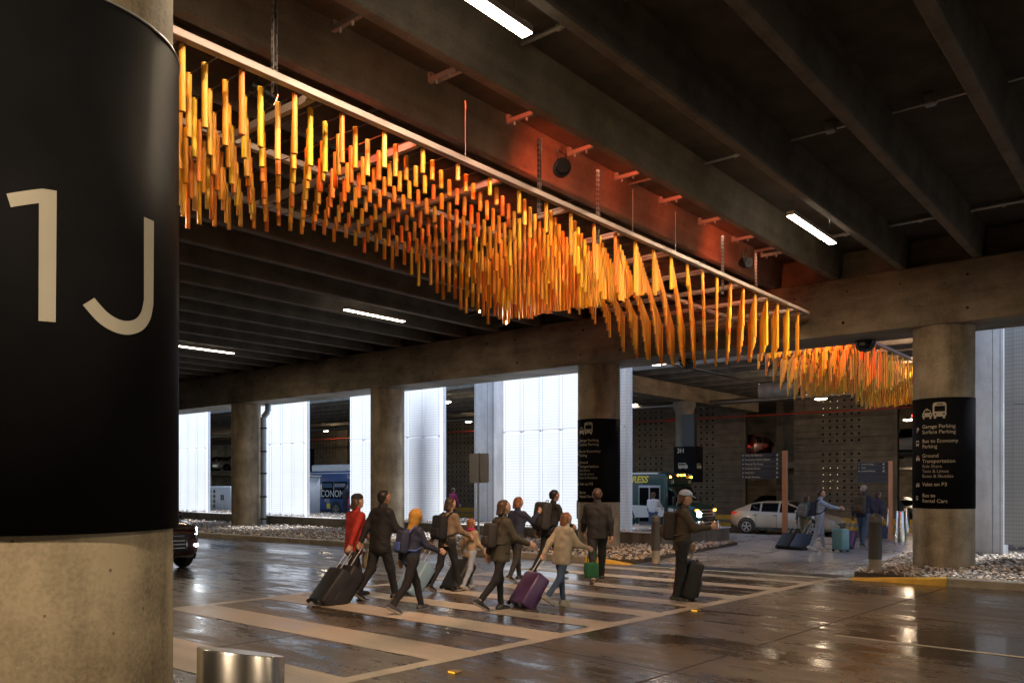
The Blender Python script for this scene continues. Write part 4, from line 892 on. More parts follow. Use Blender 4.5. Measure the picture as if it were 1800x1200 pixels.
    def fm(c):
        m_ = np.zeros(len(c), int); inv = HM.inverted(); q = (c/s-np.array(hc)) @ np.array(HM)
        ex = (abs(abs(q[:, 1])-.031) < .011) & (abs(q[:, 2]-.008) < .0055) & (q[:, 0] > .055); m_[ex] = 3
        ex = (abs(abs(q[:, 1])-.031) < .0055) & (abs(q[:, 2]-.008) < .0065) & (q[:, 0] > .055); m_[ex] = 1
        m_[(abs(q[:, 1]) < .022) & (abs(q[:, 2]+.053) < .0065) & (q[:, 0] > .06)] = 2
        m_[(abs(abs(q[:, 1])-.031) < .017) & (abs(q[:, 2]-.030) < .0045) & (q[:, 0] > .06)] = 4; return m_
    hm = HAIR[hair]
    blob_obj('body', Pb, Fb, skin, t, matfn=fm, mats=[skin, eye_m, lip_m, eyew_m, hm])
    b = bulk
    # trousers
    if bottom:
        Q = []; C2 = lambda a, b_, ra, rb: Q.append((tuple(a*s), tuple(b_*s), ra*s, rb*s))
        for i, sy in enumerate((1, -1)):
            hp, kn, an, toe, heel = hips[i]; wd = bottom[1]
            if legend > .3: C2(hp, kn-(kn-hp)*(legend-.3), .098*wd, .080*wd)
            else: C2(hp, kn, .098*wd, .067*wd); C2(kn, an-(an-kn)*(legend-.05), .068*max(wd, .92), .050*max(wd, .95))
        for y in (-.06, .06): C2(at(0, y, -.0), at(0, y, .13), .116, .103)
        p_, f_ = blob(Q, fine, .016*s, None, .0035*s, hash(label) % 7); blob_obj('shorts' if legend > .3 else 'trousers', p_, f_, bottom[0], t)
    # jacket
    Q = []
    for y in (-.06, .06):
        C2 = lambda a, b_, ra, rb: Q.append((tuple(a*s), tuple(b_*s), ra*s, rb*s))
        C2(at(0, y, -.10 if hem < .85 else .0), at(0, y, .16), .118*b, .112*b); C2(at(0, y, .16), at(.012, y*1.3, .36), .112*b, .118*b); C2(at(.01, y*1.3, .36), at(0, y*1.5, .44), .115*b, .088*b)
    C2(at(-.01, -.16, .462), at(-.01, .16, .462), .066*b, .066*b); C2(at(-.012, 0, .47), neck+up*(.045 if not hood else .06), .078*b, .064*b)
    for i, sy in enumerate((1, -1)):
        S, E, Wr, d = sh[i]; e2 = E+(Wr-E)*(.97 if sleeve >= 1 else 0.05)
        C2(S, E, .068*b, .054*b)
        if sleeve >= 1: C2(E, e2, .054*b, .040*b)
    hz = (H+.02)*s-(1-hem)*.0-(.78-hem)*s
    hemz = (hem*1.0-.80)*s+(H-.06)*s
    pc = neck+up*.055
    def cj(X, Y, Z, V):
        m_ = (abs(Y) < .30) & (Z < hemz); near = np.sqrt((X-pel.x*s)**2+Y**2) < .2*s
        V = np.where(m_ & near, np.maximum(V, hemz-Z), V)
        d = up; return V
    p_, f_ = blob(Q, fine, .016*s, cj, .003*s, (hash(label)//7) % 9)
    blob_obj('jacket' if sleeve >= 1 else 'shirt', p_, f_, top, t)
    if hood:
        Q = [(tuple(hh(-.03, 0, .03)*s), tuple(hh(.0, 0, .04)*s), .112*s, .108*s), (tuple(hh(-.05, 0, -.06)*s), tuple(hh(-.03, 0, 0)*s), .10*s, .105*s), (tuple(at(-.05, 0, .50)*s), tuple(hh(-.05, 0, -.08)*s), .085*s, .085*s)]
        f0 = hh(.045, 0, -.0)*s; fd = HM @ V3(1, 0, -.12)
        def ch(X, Y, Z, V):
            V = np.maximum(V, (X-f0.x)*fd.x+(Y-f0.y)*fd.y+(Z-f0.z)*fd.z); c2 = hh(.07, 0, -.03)*s
            return np.maximum(V, .082*s-np.sqrt((X-c2.x)**2+(Y-c2.y)**2+((Z-c2.z)*.8)**2))
        p_, f_ = blob(Q, fine*.8, .012*s, ch, .002*s); blob_obj('hood', p_, f_, hood if not isinstance(hood, bool) else top, t)
    # hair
    if not hood:
        Q = [(tuple(hh(-.032, 0, .032)*s), tuple(hh(.014, 0, .042)*s), .088*s, .084*s), (tuple(hh(-.045, 0, -.02)*s), tuple(hh(-.04, 0, .02)*s), .074*s, .08*s)]
        for q in range(hairlen): 
            for y in (-.045, 0, .045): Q.append((tuple(hh(-.055, y, -.03-.07*q)*s), tuple(hh(-.075, y*1.1, -.10-.07*q)*s), .05*s, .045*s))
        if hairlen:
            for sy in (-1, 1): Q.append((tuple(hh(.0, sy*.075, .0)*s), tuple(hh(-.02, sy*.08, -.03-.05*hairlen)*s), .026*s, .03*s))
        def chh(X, Y, Z, V):
            q = [X/s-hc.x, Y/s-hc.y, Z/s-hc.z]; a_ = np.array(HM); lx = q[0]*a_[0, 0]+q[1]*a_[1, 0]+q[2]*a_[2, 0]; lz = q[0]*a_[0, 2]+q[1]*a_[1, 2]+q[2]*a_[2, 2]
            return np.maximum(V, np.minimum(lx*s-.012*s-.62*(lz-.055)*s, .9) )
        p_, f_ = blob(Q, fine*.8, .008*s, chh, .003*s, 3); blob_obj('hair', p_, f_, hm, t)
    if hat:
        Q = [(tuple(hh(-.028, 0, .055)*s), tuple(hh(.012, 0, .06)*s), .094*s, .09*s)]; c3 = hh(0, 0, .05)*s; ud = HM @ V3(-.15, 0, 1)
        def ck(X, Y, Z, V): return np.maximum(V, -((X-c3.x)*ud.x+(Y-c3.y)*ud.y+(Z-c3.z)*ud.z))
        p_, f_ = blob(Q, fine*.8, .01*s, ck, 0); o = blob_obj('hat', p_, f_, hat[0], t)
        if len(hat) > 1:
            if hat[1] == 'peak':
                Q = [(tuple(hh(.08, y, .062)*s), tuple(hh(.15, y*.8, .05)*s), .010*s, .007*s) for y in (-.05, -.025, 0, .025, .05)]; p_, f_ = blob(Q, fine*.7, .008*s); blob_obj('hat_peak', p_, f_, hat[0], t)
            else: m = MB(); m.ball(tuple(hh(-.02, 0, .165)*s), .035*s, hat[1]); m.build('pompom', None, t)
    if scarf:
        Q = [(tuple((neck+V3(.03*math.cos(a), .05*math.sin(a), .02))*s), tuple((neck+V3(.07*math.cos(a+.6), .075*math.sin(a+.6), .02))*s), .035*s, .035*s) for a in np.arange(0, 6.2, .6)]; p_, f_ = blob(Q, fine, .015, None, .003); blob_obj('scarf', p_, f_, scarf, t)
    # shoes
    for i in (0, 1):
        hp, kn, an, toe, heel = hips[i]; a, hl, to = an*s, heel*s, toe*s
        m0 = (hl+to)/2; Q = [(tuple(hl), tuple(to-(to-hl)*.08), .042*s, .036*s), (tuple(a+V3(0, 0, -.015)*s), tuple(hl+V3(0, 0, .01)*s), .044*s, .044*s), (tuple(a-V3(0, 0, .02)*s), tuple(to+V3(-.06, 0, .012)*s), .042*s, .036*s)]
        fd = (to-hl).normalized(); nn = Vector((-fd.z, 0, fd.x)); nn = nn if nn.z > 0 else -nn; g = hl-nn*.028*s
        def cs(X, Y, Z, V): return np.maximum(np.maximum(V, -((X-g.x)*nn.x+(Y-g.y)*nn.y+(Z-g.z)*nn.z)), Z-(a.z+.04*s))
        p_, f_ = blob(Q, fine*.75, .012*s, cs)
        sm = mat('shoe %.2f %.2f' % shoe[:2], shoe, .5, var=.1)
        def fs(c): return ((c-np.array(g)) @ np.array(nn) < .020*s).astype(int)
        blob_obj('shoe', p_, f_, sm, t, matfn=fs if sole else None, mats=[sm, shoe_sole])
    M = Matrix.Translation(t.location) @ Matrix.Rotation(face, 4, 'Z')
    JOINT[label] = dict(M=M, wrist=[M @ (sh[i][2]*s+sh[i][3]*.1*s) for i in (0, 1)], back=M @ (at(-.2, 0, .27)*s), s=s, chest=at, up=up, obj=t, at=at, pel=pel)
    return t
def rb_part(name, dims, r, m, parent, M=None, seg=3):
    x0, x1, y0, y1, z0, z1 = dims; mb = MB(); mb.rbox(x0, x1, y0, y1, z0, z1, r, None, M, seg); return mb.build(name, m, parent)
def backpack(label, who, m, size=1.0, m2=None, side=0):
    """sits on the back of WHO, straps over the shoulders"""
    j = JOINT[who]; s = j['s']; M = j['M']; up = j['up']; c = j['at'](-.125, side, .27)*s
    t = thing('backpack', label, 'backpack', M @ c, M.to_euler().z); lean = math.atan2(up.x, up.z); RM = Matrix.Rotation(lean, 4, 'Y'); q = size*s
    rb_part('bag_body', (-.19*q, .0, -.15*q, .15*q, -.24*q, .22*q), .055*q, m, t, RM); rb_part('front_pocket', (-.235*q, -.17*q, -.11*q, .11*q, -.2*q, -.02*q), .03*q, m2 or m, t, RM)
    mb = MB(); mb.path([RM @ Vector(p) for p in ((-.03*q, -.03*q, .22*q), (-.03*q, -.03*q, .26*q), (-.03*q, .03*q, .26*q), (-.03*q, .03*q, .22*q))], .008, 6); mb.build('top_handle', m2 or m, t)
    for sy in (1, -1):
        mb = MB(); pts = [RM @ Vector(p)*1 for p in ((-.02*q, sy*.10*q, .19*q), (.06*s, sy*.115*s, .275*s), (.17*s, sy*.12*s, .25*s), (.262*s, sy*.13*s, .12*s), (.24*s, sy*.15*s, -.03*s), (.10*s, sy*.19*s, -.13*s), (-.02*q, sy*.14*q, -.16*q))]
        mb.path(pts, .017*s, 7); mb.build('strap', m2 or m, t)
def suitcase(label, who, hand, back, m, w_=.42, hgt=.62, dp=.24, ribs=False, m2=None):
    """rolls behind WHO; its telescopic handle meets that hand"""
    j = JOINT[who]; hnd = j['wrist'][hand]; M = j['M']; f = M.to_3x3() @ Vector((1, 0, 0)); base = Vector((hnd.x, hnd.y, .0 if len(who) < 0 else j['obj'].location.z))-f*back
    a = math.atan2(hnd.z-base.z-.06, back)                    # pull angle from the floor
    t = thing('suitcase', label, 'suitcase', base, M.to_euler().z); L_ = math.hypot(back, hnd.z-base.z-.06)
    RM = Matrix.Translation((0, 0, .06)) @ Matrix.Rotation(math.pi/2-a, 4, 'Y')
    case_build(t, RM, m, w_, hgt, dp, ribs, m2, L_)
    return t
def case_build(t, RM, m, w_, hgt, dp, ribs, m2, L_):
    m2 = m2 or black_m
    rb_part('case_body', (-.02, dp-.02, -w_/2, w_/2, .02, hgt), .045, m, t, RM)
    if ribs:
        for q in range(-4, 5): rb_part('shell_rib', (-.026, dp-.014, q*w_/10-.008, q*w_/10+.008, .05, hgt-.03), .006, m, t, RM, 1)
    else:
        rb_part('front_pocket', (dp-.03, dp+.02, -w_/2+.04, w_/2-.04, .08, hgt*.55), .02, m, t, RM)
    mb = MB(); [mb.tube(RM @ Vector((.02, y, hgt-.02)), RM @ Vector((.02, y, L_-.0)), .008, 8) for y in (-.07, .07)]; mb.tube(RM @ Vector((.02, -.08, L_)), RM @ Vector((.02, .08, L_)), .014, 8); mb.build('pull_handle', galv, t)
    mb = MB(); mb.path([RM @ Vector(p) for p in ((dp/2, -.06, hgt), (dp/2, -.06, hgt+.03), (dp/2, .06, hgt+.03), (dp/2, .06, hgt))], .009, 6); mb.build('carry_handle', m2, t)
    for y in (-w_/2+.05, w_/2-.05):
        for x in (0.0, dp-.05): mb = MB(); mb.tube(RM @ Vector((x, y-.012, .0)), RM @ Vector((x, y+.012, .0)), .035, 14); mb.build('wheel', m2, t)
def standing_case(label, loc, rz, m, w_=.42, hgt=.62, dp=.25, ribs=False, ext=.95):
    t = thing('suitcase', label, 'suitcase', loc, rz); case_build(t, Matrix.Translation((-.1, 0, .036)), m, w_, hgt, dp, ribs, None, ext)
c_red = cloth('red', (.36, .022, .012)); c_blk = cloth('black', (.012, .012, .014)); c_char = cloth('charcoal', (.03, .028, .027)); c_must = cloth('mustard', (.42, .22, .035)); c_navy = cloth('navy', (.022, .028, .06)); c_tan = cloth('tan', (.22, .155, .10)); c_cream = cloth('cream', (.42, .35, .26)); c_olive = cloth('olive', (.055, .048, .032)); c_denim = cloth('denim', (.06, .10, .18)); c_ltden = cloth('light denim', (.30, .34, .42)); c_grey = cloth('grey', (.16, .16, .155)); c_teal = cloth('teal', (.05, .15, .18)); c_mag = cloth('magenta', (.30, .02, .09)); c_white = cloth('white shirt', (.62, .63, .68)); c_green = cloth('green', (.03, .15, .06)); c_bei = cloth('beige', (.36, .27, .17)); c_blue = cloth('blue', (.05, .09, .3)); c_khaki = cloth('khaki', (.22, .21, .14)); c_lblue = cloth('pale blue', (.33, .43, .62)); c_purp = cloth('purple', (.09, .035, .11)); c_brown = cloth('brown', (.09, .05, .03))
shell_blue = mat('pale blue shell', (.20, .33, .44), .3, var=.06); shell_teal = mat('turquoise shell', (.16, .36, .40), .3, var=.06); shell_purp = mat('purple shell', (.09, .04, .12), .35, var=.08); case_blk = mat('black case fabric', (.014, .014, .016), .6, var=.1); case_navy = mat('navy case fabric', (.02, .035, .07), .55, var=.1); leath = mat('cream leather', (.45, .34, .22), .5, var=.08)
GO = math.pi/2-.06                                             # along the crossing, away from the viewer
def gp(px, py, z=0):                                             # a spot on the ground
    d = 1432*(1.93-z)/(py-848); t_ = (px-900)/1432; return (d*(-math.sin(TH)+math.cos(TH)*t_), d*(math.cos(TH)+math.sin(TH)*t_), z)
# --- on the crossing
A = 'person in long red coat and dark cap carrying a cream bag'
person(A, gp(622, 1052), GO-.1, 1.70, (24, -20), (8, 26), 5, ((26, 35), (-30, 8)), (6, 10), c_red, (c_char, 1.0), .62, hair='brown', hairlen=1, hat=(c_blk,), legend=.12, bulk=1.08)
B = 'tall man in black coat pulling the front black suitcase'
person(B, gp(668, 1054), GO, 1.79, (-20, 26), (24, 8), 6, ((-32, 8), (24, 50)), (8, 7), c_blk, (c_blk, 1.05), .66, hair='black', bulk=1.12, skin=skinB)
Cc = 'teenager in mustard hood and dark blue jacket striding'
person(Cc, gp(722, 1076), GO-.2, 1.52, (30, -24), (8, 30), 9, ((-26, 20), (28, 40)), (8, 8), c_navy, (c_blk, 1.0), .78, hood=c_must, hair='brown', shoe=(.05, .05, .06))
D = 'woman in tan jacket wearing a black backpack beside the blue suitcase'
person(D, gp(786, 1040), GO, 1.64, (-18, 24), (22, 6), 6, ((-30, 8), (20, 45)), (9, 8), c_tan, (c_blk, .98), .80, hair='brown', hairlen=1)
Ee = 'child in tan coat with magenta scarf walking behind a suitcase'
person(Ee, gp(826, 1036), GO, 1.26, (20, -18), (8, 24), 3, ((-12, 20), (14, 30)), (8, 8), c_bei, (c_ltden, 1.0), .74, hair='ginger', hairlen=1, scarf=c_mag, shoe=(.3, .3, .3))
Ff = 'woman in olive jacket, black leggings and black trainers with pale soles'
person(Ff, gp(880, 1074), GO-.35, 1.64, (6, -24), (2, 34), 4, ((-20, 12), (28, 40)), (9, 8), c_olive, (c_blk, .86), .74, hair='brown', hairlen=1, bulk=1.1, legend=.14)
G = 'woman in dark navy coat with raised hand by the square sign'
person(G, gp(908, 1022), GO, 1.62, (22, -18), (6, 24), 4, ((-16, 20), (55, 80)), (8, 8), c_navy, (c_char, 1.0), .74, hair='ginger', hairlen=1)
Hh = 'man in black jacket with bulging black rucksack before the widest screen'
person(Hh, gp(966, 1012), GO-.2, 1.76, (-18, 24), (22, 6), 10, ((-28, 10), (22, 40)), (8, 8), c_blk, (c_blk, 1.05), .78, hair='black', skin=skinB, headpitch=8)
I = 'girl in cream puffer jacket and jeans with grey trainers'
person(I, gp(988, 1063), GO-.25, 1.44, (10, -24), (2, 36), 8, ((-40, 10), (30, 40)), (10, 9), c_cream, (c_denim, .92), .72, hair='ginger', hairlen=1, bulk=1.2, shoe=(.35, .33, .3))
J = 'man in plain black clothes striding in front of the sign column'
person(J, gp(1050, 1024), GO+.7, 1.80, (-24, 30), (18, 6), 3, ((20, 20), (-18, 16)), (12, 12), c_blk, (c_blk, 1.08), .78, hair='brown', bulk=1.15, skin=skinB)
K = 'woman in olive jacket and pale cap looking at her phone'
person(K, gp(1198, 1058), GO-.9, 1.74, (6, -6), (4, 8), 4, ((6, 20), (34, 62)), (8, 10), c_olive, (c_blk, 1.12), .76, hair='brown', hairlen=2, hat=(c_lblue, 'peak'), bulk=1.12, headpitch=12, shoe=(.02, .02, .02))
# --- on the walk beyond
Lw = 'woman in pale blue top and light jeans reaching out her arm'
person(Lw, gp(1440, 968, .03), GO-1.0, 1.66, (16, -16), (4, 18), 4, ((-10, 15), (62, 20)), (8, 8), c_lblue, (c_ltden, 1.0), .86, hair='brown', hairlen=0, shoe=(.6, .6, .62), fine=.014)
Mm = 'boy in teal jacket and khaki shorts with a grey backpack'
person(Mm, gp(1416, 962, .03), GO-.1, 1.52, (14, -16), (6, 20), 5, ((-24, 10), (-26, 10)), (12, 12), c_teal, (c_khaki, 1.25), .84, hair='brown', hairlen=1, legend=.42, fine=.014)
Nn = 'bald man in navy jacket and jeans with a brown backpack'
person(Nn, gp(1517, 963, .03), GO-.1, 1.78, (16, -14), (4, 18), 4, ((-24, 12), (10, 25)), (9, 8), c_navy, (c_denim, 1.05), .80, hair='grey', skin=skinC, fine=.014, bulk=1.1)
O = 'person in dark blue coat partly hidden behind the domed bollard'
person(O, gp(1541, 955, .03), GO-.2, 1.60, (14, -12), (4, 14), 6, ((-14, 10), (-18, 10)), (10, 12), c_navy, (c_blk, 1.0), .70, hair='brown', hairlen=1, fine=.014)
Q = 'woman in white shirt with long brown hair at the shuttle door'
person(Q, (-15.9, 27.6, -.14), GO+.3, 1.66, (6, -6), (3, 6), 2, ((14, 30), (46, 20)), (14, 12), c_white, (c_denim, 1.0), .9, hair='brown', hairlen=2, fine=.014)
Rr = 'stooping person in brown top and blue jeans beside the shuttle'
person(Rr, (-17.1, 27.6, -.14), GO+.2, 1.28, (6, -6), (3, 6), 26, ((24, 30), (26, 20)), (10, 10), c_brown, (c_blue, 1.0), .9, hair='brown', fine=.014)
S_ = 'dark coated person standing by the blue bus door'
person(S_, (-34.75, 27.8, .02), GO, 1.74, (6, -6), (3, 6), 3, ((10, 30), (16, 20)), (10, 10), c_blk, (c_blk, 1.0), .7, hair='black', fine=.016)
T = 'child in bright magenta coat next to the dark coated person'
person(T, (-34.0, 27.5, .02), GO, 1.22, (6, -6), (3, 6), 3, ((10, 30), (16, 20)), (10, 10), c_mag, (c_blk, 1.0), .7, hair='black', hood=True, fine=.016)
U = 'person in crimson coat far away in the gap beside the square sign'
person(U, (-26.6, 27.6, .02), GO, 1.62, (8, -8), (3, 8), 3, ((10, 30), (16, 20)), (10, 10), c_mag, (c_navy, 1.0), .66, hair='brown', fine=.016)
V_ = 'person in blue jacket left of the one in crimson'
person(V_, (-27.6, 27.4, .02), GO, 1.72, (8, -8), (3, 8), 3, ((10, 30), (16, 20)), (10, 10), c_blue, (c_blk, 1.0), .8, hair='blond', hairlen=1, fine=.016)

# luggage
suitcase('large black suitcase rolling behind the red coat, hindmost', A, 1, .62, case_blk, .46, .66, .27)
suitcase('large black suitcase rolling behind the man in black coat', B, 0, .66, case_blk, .48, .70, .29)
suitcase('ribbed pale blue suitcase pulled by the woman in tan', D, 0, .66, shell_blue, .46, .68, .27, True)
suitcase('black suitcase beside the pale blue one', Ee, 0, .40, case_blk, .42, .62, .26)
suitcase('purple suitcase pulled by the girl in cream', I, 0, .52, shell_purp, .42, .60, .26)
suitcase('dark upright suitcase held behind the woman with the phone', K, 0, .22, case_blk, .44, .64, .26)
suitcase('black suitcase towed by the boy, left one of his two', Mm, 0, .80, case_blk, .42, .60, .26); suitcase('navy suitcase towed by the boy, right one of his two', Mm, 1, .80, case_navy, .44, .60, .26)
suitcase('dull purple suitcase behind the bald man', Nn, 0, .5, shell_purp, .40, .56, .25)
standing_case('turquoise hard suitcase standing on the wet walk', gp(1477, 969, .03), GO-.6, shell_teal, .46, .60, .26, True, .66)
backpack('black backpack on the woman in tan', D, c_blk, 1.0); backpack('bulging black rucksack on the man before the widest screen', Hh, c_char, 1.25, c_blk); backpack('grey backpack on the boy in shorts', Mm, c_grey, .95)
backpack('olive backpack on the bald man', Nn, c_olive, 1.1, c_brown); backpack('navy backpack on the woman in pale blue', Lw, c_navy, .9); backpack('charcoal backpack on the woman in olive and leggings', Ff, c_char, .85); backpack('dark olive rucksack on the woman with the phone', K, c_char, 1.0, c_olive)
backpack('dark backpack on the teenager with the mustard hood', Cc, c_navy, .85, c_blue)
def handbag(label, who, hand, m, sz=.3):
    h = JOINT[who]['wrist'][hand]; t = thing('handbag', label, 'bag', h, JOINT[who]['M'].to_euler().z); rb_part('bag_body', (-sz/2, sz/2, -.06, .06, -.2-sz, -.2), .03, m, t)
    mb = MB(); mb.path([(-.08, 0, -.21), (-.07, 0, -.07), (-.03, 0, .0), (.03, 0, .0), (.07, 0, -.07), (.08, 0, -.21)], .008, 6); mb.build('bag_handle', m, t)
handbag('cream tote bag hanging from the red coated person', A, 0, leath, .3); handbag('green shopping bag held by the girl in cream', I, 1, c_green, .24); handbag('dark blue travel bag held beside the domed bollard', O, 1, c_navy, .4)
h = JOINT[K]['wrist'][1]; t = thing('mobile_phone', 'phone held by the woman in the pale cap', 'phone', h+Vector((.02, .0, .03)), GO-.9); m = MB(); m.rbox(-.012, -.004, -.036, .036, -.06, .08, .003); m.build('phone_body', black_m, t); m = MB(); m.box(-.0035, -.003, -.032, .032, -.055, .075); m.build('phone_screen', mat('phone glow', (.3, .35, .4), .2, var=0, emit=(.6, .8, 1), strength=1.5), t)
# ================================================================ vehicles
tyre_m = mat('tyre rubber', (.018, .018, .018), .75, var=.1); rim_m = mat('alloy rim', (.42, .42, .43), .3, .9, var=0); glass_m = mat('dark car glass', (.005, .005, .006), .3, var=0, spec=.015)
trim_m = mat('black car trim', (.012, .012, .013), .45, var=0); chrome = mat('chrome trim', (.6, .6, .6), .15, 1, var=0)
head_on = mat('headlamp lit', (.9, .95, 1), .2, var=0, emit=(.85, .95, 1), strength=22); head_off = mat('headlamp clear', (.5, .52, .55), .12, .3, var=0); tail_m = mat('tail lamp', (.5, .01, .01), .2, var=0, emit=(1, .06, .04), strength=.12); amber_on = mat('amber lamp lit', (1, .5, .05), .2, var=0, emit=(1, .38, .02), strength=16)
def wheel(t, x, y, r, wd=.2):
    sgn = 1 if y > 0 else -1; m = MB(); m.lathe([(r*.62, -wd/2), (r*.93, -wd/2), (r, -wd/2+.03), (r, wd/2-.03), (r*.93, wd/2), (r*.62, wd/2)], 28, tyre_m)
    o = len(m.v); M = Matrix.Translation((x, y-sgn*wd/2, r)) @ Matrix.Rotation(math.pi/2, 4, 'X'); m.v = [tuple(M @ Vector(v)) for v in m.v]; w_ = m.build('wheel', None, t)
    m = MB(); yy = y+sgn*.004; q = lambda a, rr, dy=0: (x+rr*math.cos(a), yy+sgn*dy, r+rr*math.sin(a))
    m.tube((x, y-sgn*.1, r), (x, y-sgn*.03, r), r*.62, 24, trim_m)
    for k in range(5):
        a = k*2*math.pi/5+.3; m.add([q(a-.5, r*.14), q(a+.5, r*.14), q(a+.19, r*.62), q(a-.19, r*.62)], [(0, 1, 2, 3)], rim_m)
    for k in range(24): a, b = k*math.pi/12, (k+1)*math.pi/12; m.add([q(a, r*.58), q(b, r*.58), q(b, r*.66), q(a, r*.66)], [(0, 1, 2, 3)], rim_m)
    m.tube((x, yy-sgn*.02, r), (x, yy+sgn*.01, r), r*.16, 14, rim_m); m.build('rim', None, w_)
SEDAN = dict(L=4.55, W=1.80, st=[0, .06, .25, .7, 1.25, 1.6, 2.05, 2.3, 2.38, 3.1, 3.18, 3.6, 4.15, 4.42, 4.55], zb=[.32, .24, .2, .2, .2, .2, .2, .2, .2, .2, .2, .2, .24, .3, .42],
             belt=[.62, .70, .76, .84, .92, .96, .97, .97, .98, .99, 1.0, 1.02, 1.06, 1.0, .8], top=[.62, .71, .79, .89, .97, 1.22, 1.40, 1.43, 1.435, 1.42, 1.415, 1.36, 1.14, 1.04, .8], w=[.58, .72, .80, .87, .9, .9, .9, .9, .9, .9, .9, .9, .87, .82, .7])
SUV = dict(L=4.65, W=1.88, st=[0, .05, .2, .7, 1.15, 1.5, 1.9, 2.15, 2.23, 3.05, 3.13, 3.95, 4.3, 4.55, 4.65], zb=[.40, .30, .26, .25, .25, .25, .25, .25, .25, .25, .25, .25, .28, .36, .5],
           belt=[.80, .92, .99, 1.05, 1.09, 1.11, 1.12, 1.12, 1.13, 1.14, 1.15, 1.18, 1.18, 1.12, .95], top=[.80, .93, 1.01, 1.09, 1.14, 1.42, 1.64, 1.68, 1.69, 1.70, 1.70, 1.66, 1.5, 1.16, .95], w=[.66, .80, .87, .93, .94, .94, .94, .94, .94, .94, .94, .93, .91, .88, .8])
def car(label, loc, rz, paint, P, cat='car', lit=False, tail=True, name='parked_car'):
    """front of the car at local x=0, the car runs back along -x; heading is +x"""
    t = thing(name, label, cat, loc, rz); st, zb, be, tp, w_ = P['st'], P['zb'], P['belt'], P['top'], P['w']; n = len(st)
    def ring(i):
        cab = tp[i]-be[i] > .12; w0 = w_[i]; wt = w0*(.74 if cab else .80)
        h = [(0, zb[i]), (w0-.14, zb[i]), (w0-.02, zb[i]+.12), (w0, (zb[i]+be[i])/2+.05), (w0-.035, be[i]-.04), (w0-.06 if cab else w0*.93, be[i]), (wt, tp[i]-(.05 if cab else .012)), (wt*.86, tp[i]), (0, tp[i]+.025)]
        return [(-st[i], y, z) for y, z in h]+[(-st[i], -y, z) for y, z in h[-2:0:-1]]
    m = MB(); V = []; K = 16
    for i in range(n): V += ring(i)
    F = [(i*K+j, i*K+(j+1) % K, (i+1)*K+(j+1) % K, (i+1)*K+j) for i in range(n-1) for j in range(K)]+[tuple(range(K-1, -1, -1)), tuple(range((n-1)*K, n*K))]
    m.add(V, F, paint, True); gi = m.mi(trim_m); cb = [i for i in range(n) if tp[i]-be[i] > .12]
    for i in range(n-1):
        for j in range(K):
            if (j in (5, 10) and cb[0] <= i < cb[-1] and st[i+1]-st[i] > .12) or (j in (7, 8) and (cb[0]-1 <= i < cb[0]+1 or cb[-1]-1 <= i <= cb[-1])): m.m[i*K+j] = gi
    b = m.build('body', paint, t); sb = b.modifiers.new('s', 'SUBSURF'); sb.levels = sb.render_levels = 1; sb.subdivision_type = 'SIMPLE'
    R_ = [ring(i) for i in range(n)]
    cabs = [i for i in range(n) if tp[i]-be[i] > .12]; c0, c1 = cabs[0], cabs[-1]
    def off(p, s, e): return (p[0], p[1]+s*e, p[2])
    for s, (jb, jt) in ((1, (5, 6)), (-1, (11, 10))):
        segs = []; cur = []
        for i in range(c0, c1):
            if st[i+1]-st[i] < .12:
                if cur: segs.append(cur); cur = []
                continue
            cur.append(i)
        if cur: segs.append(cur)
        for sg in segs:
            m = MB(); a0 = R_[sg[0]]; 
            for i in sg:
                A, B = R_[i], R_[i+1]; f = lambda q, u: tuple(q[jb][k]+(q[jt][k]-q[jb][k])*u for k in range(3))
                m.add([off(f(A, .10), s, .006), off(f(B, .10), s, .006), off(f(B, .88), s, .006), off(f(A, .88), s, .006)], [(0, 1, 2, 3)])
            m.build('side_window', glass_m, t)
    for nm, (i0, i1) in (('windshield', (c0-1, c0+1)), ('rear_window', (c1-1, min(n-2, c1+1)))):
        m = MB()
        for i in range(i0, i1):
            A, B = R_[i], R_[i+1]; g = lambda q, yf: (q[7][0], q[7][1]*yf, q[7][2]+.012+(.02 if yf == 0 else 0))
            for ya, yb in ((1, 0), (0, -1)): m.add([g(A, ya*1.02), g(A, yb*1.02), g(B, yb*1.02), g(B, ya*1.02)], [(0, 1, 2, 3)])
        m.build(nm, glass_m, t)
    wf, wr = st[2]+.62, P['L']-.82; r = .33 if P is SEDAN else .37
    for x in (wf, wr):
        for s in (1, -1):
            m = MB(); yy = s*(w_[5]+.006); m.add([(-x+(r+.07)*math.cos(a), yy, max(.2, r+.02+(r+.07)*math.sin(a))) for a in [k*math.pi/12 for k in range(-2, 15)]], [tuple(range(17))]); m.build('wheel_arch', trim_m, t)
            wheel(t, -x, s*(w_[5]-.0+.012), r)
    hm = head_on if lit else head_off
    for s in (1, -1):
        m = MB(); z = be[1]-.06; m.add([(-.01, s*(w_[0]-.16), z-.09), (-.035, s*(w_[1]-.03), z-.07), (-.26, s*(w_[2]+.025), z+.02), (-.22, s*(w_[2]-.0), z+.08), (-.03, s*(w_[0]-.12), z+.005)], [(0, 1, 2, 3, 4)]); m.build('headlight', hm, t)
        m = MB(); z = be[-2]-.12; m.add([(-st[-1]-.006, s*(w_[-1]-.28), z-.1), (-st[-1]-.006, s*(w_[-1]+.0), z-.1), (-st[-2]-.0+.0, s*(w_[-2]+.015), z-.02), (-st[-3], s*(w_[-3]+.012), z+.08), (-st[-2], s*(w_[-2]), z+.1), (-st[-1]-.004, s*(w_[-1]-.25), z+.0)], [(0, 1, 2, 3, 4, 5)]); m.build('tail_light', tail_m if tail else trim_m, t)
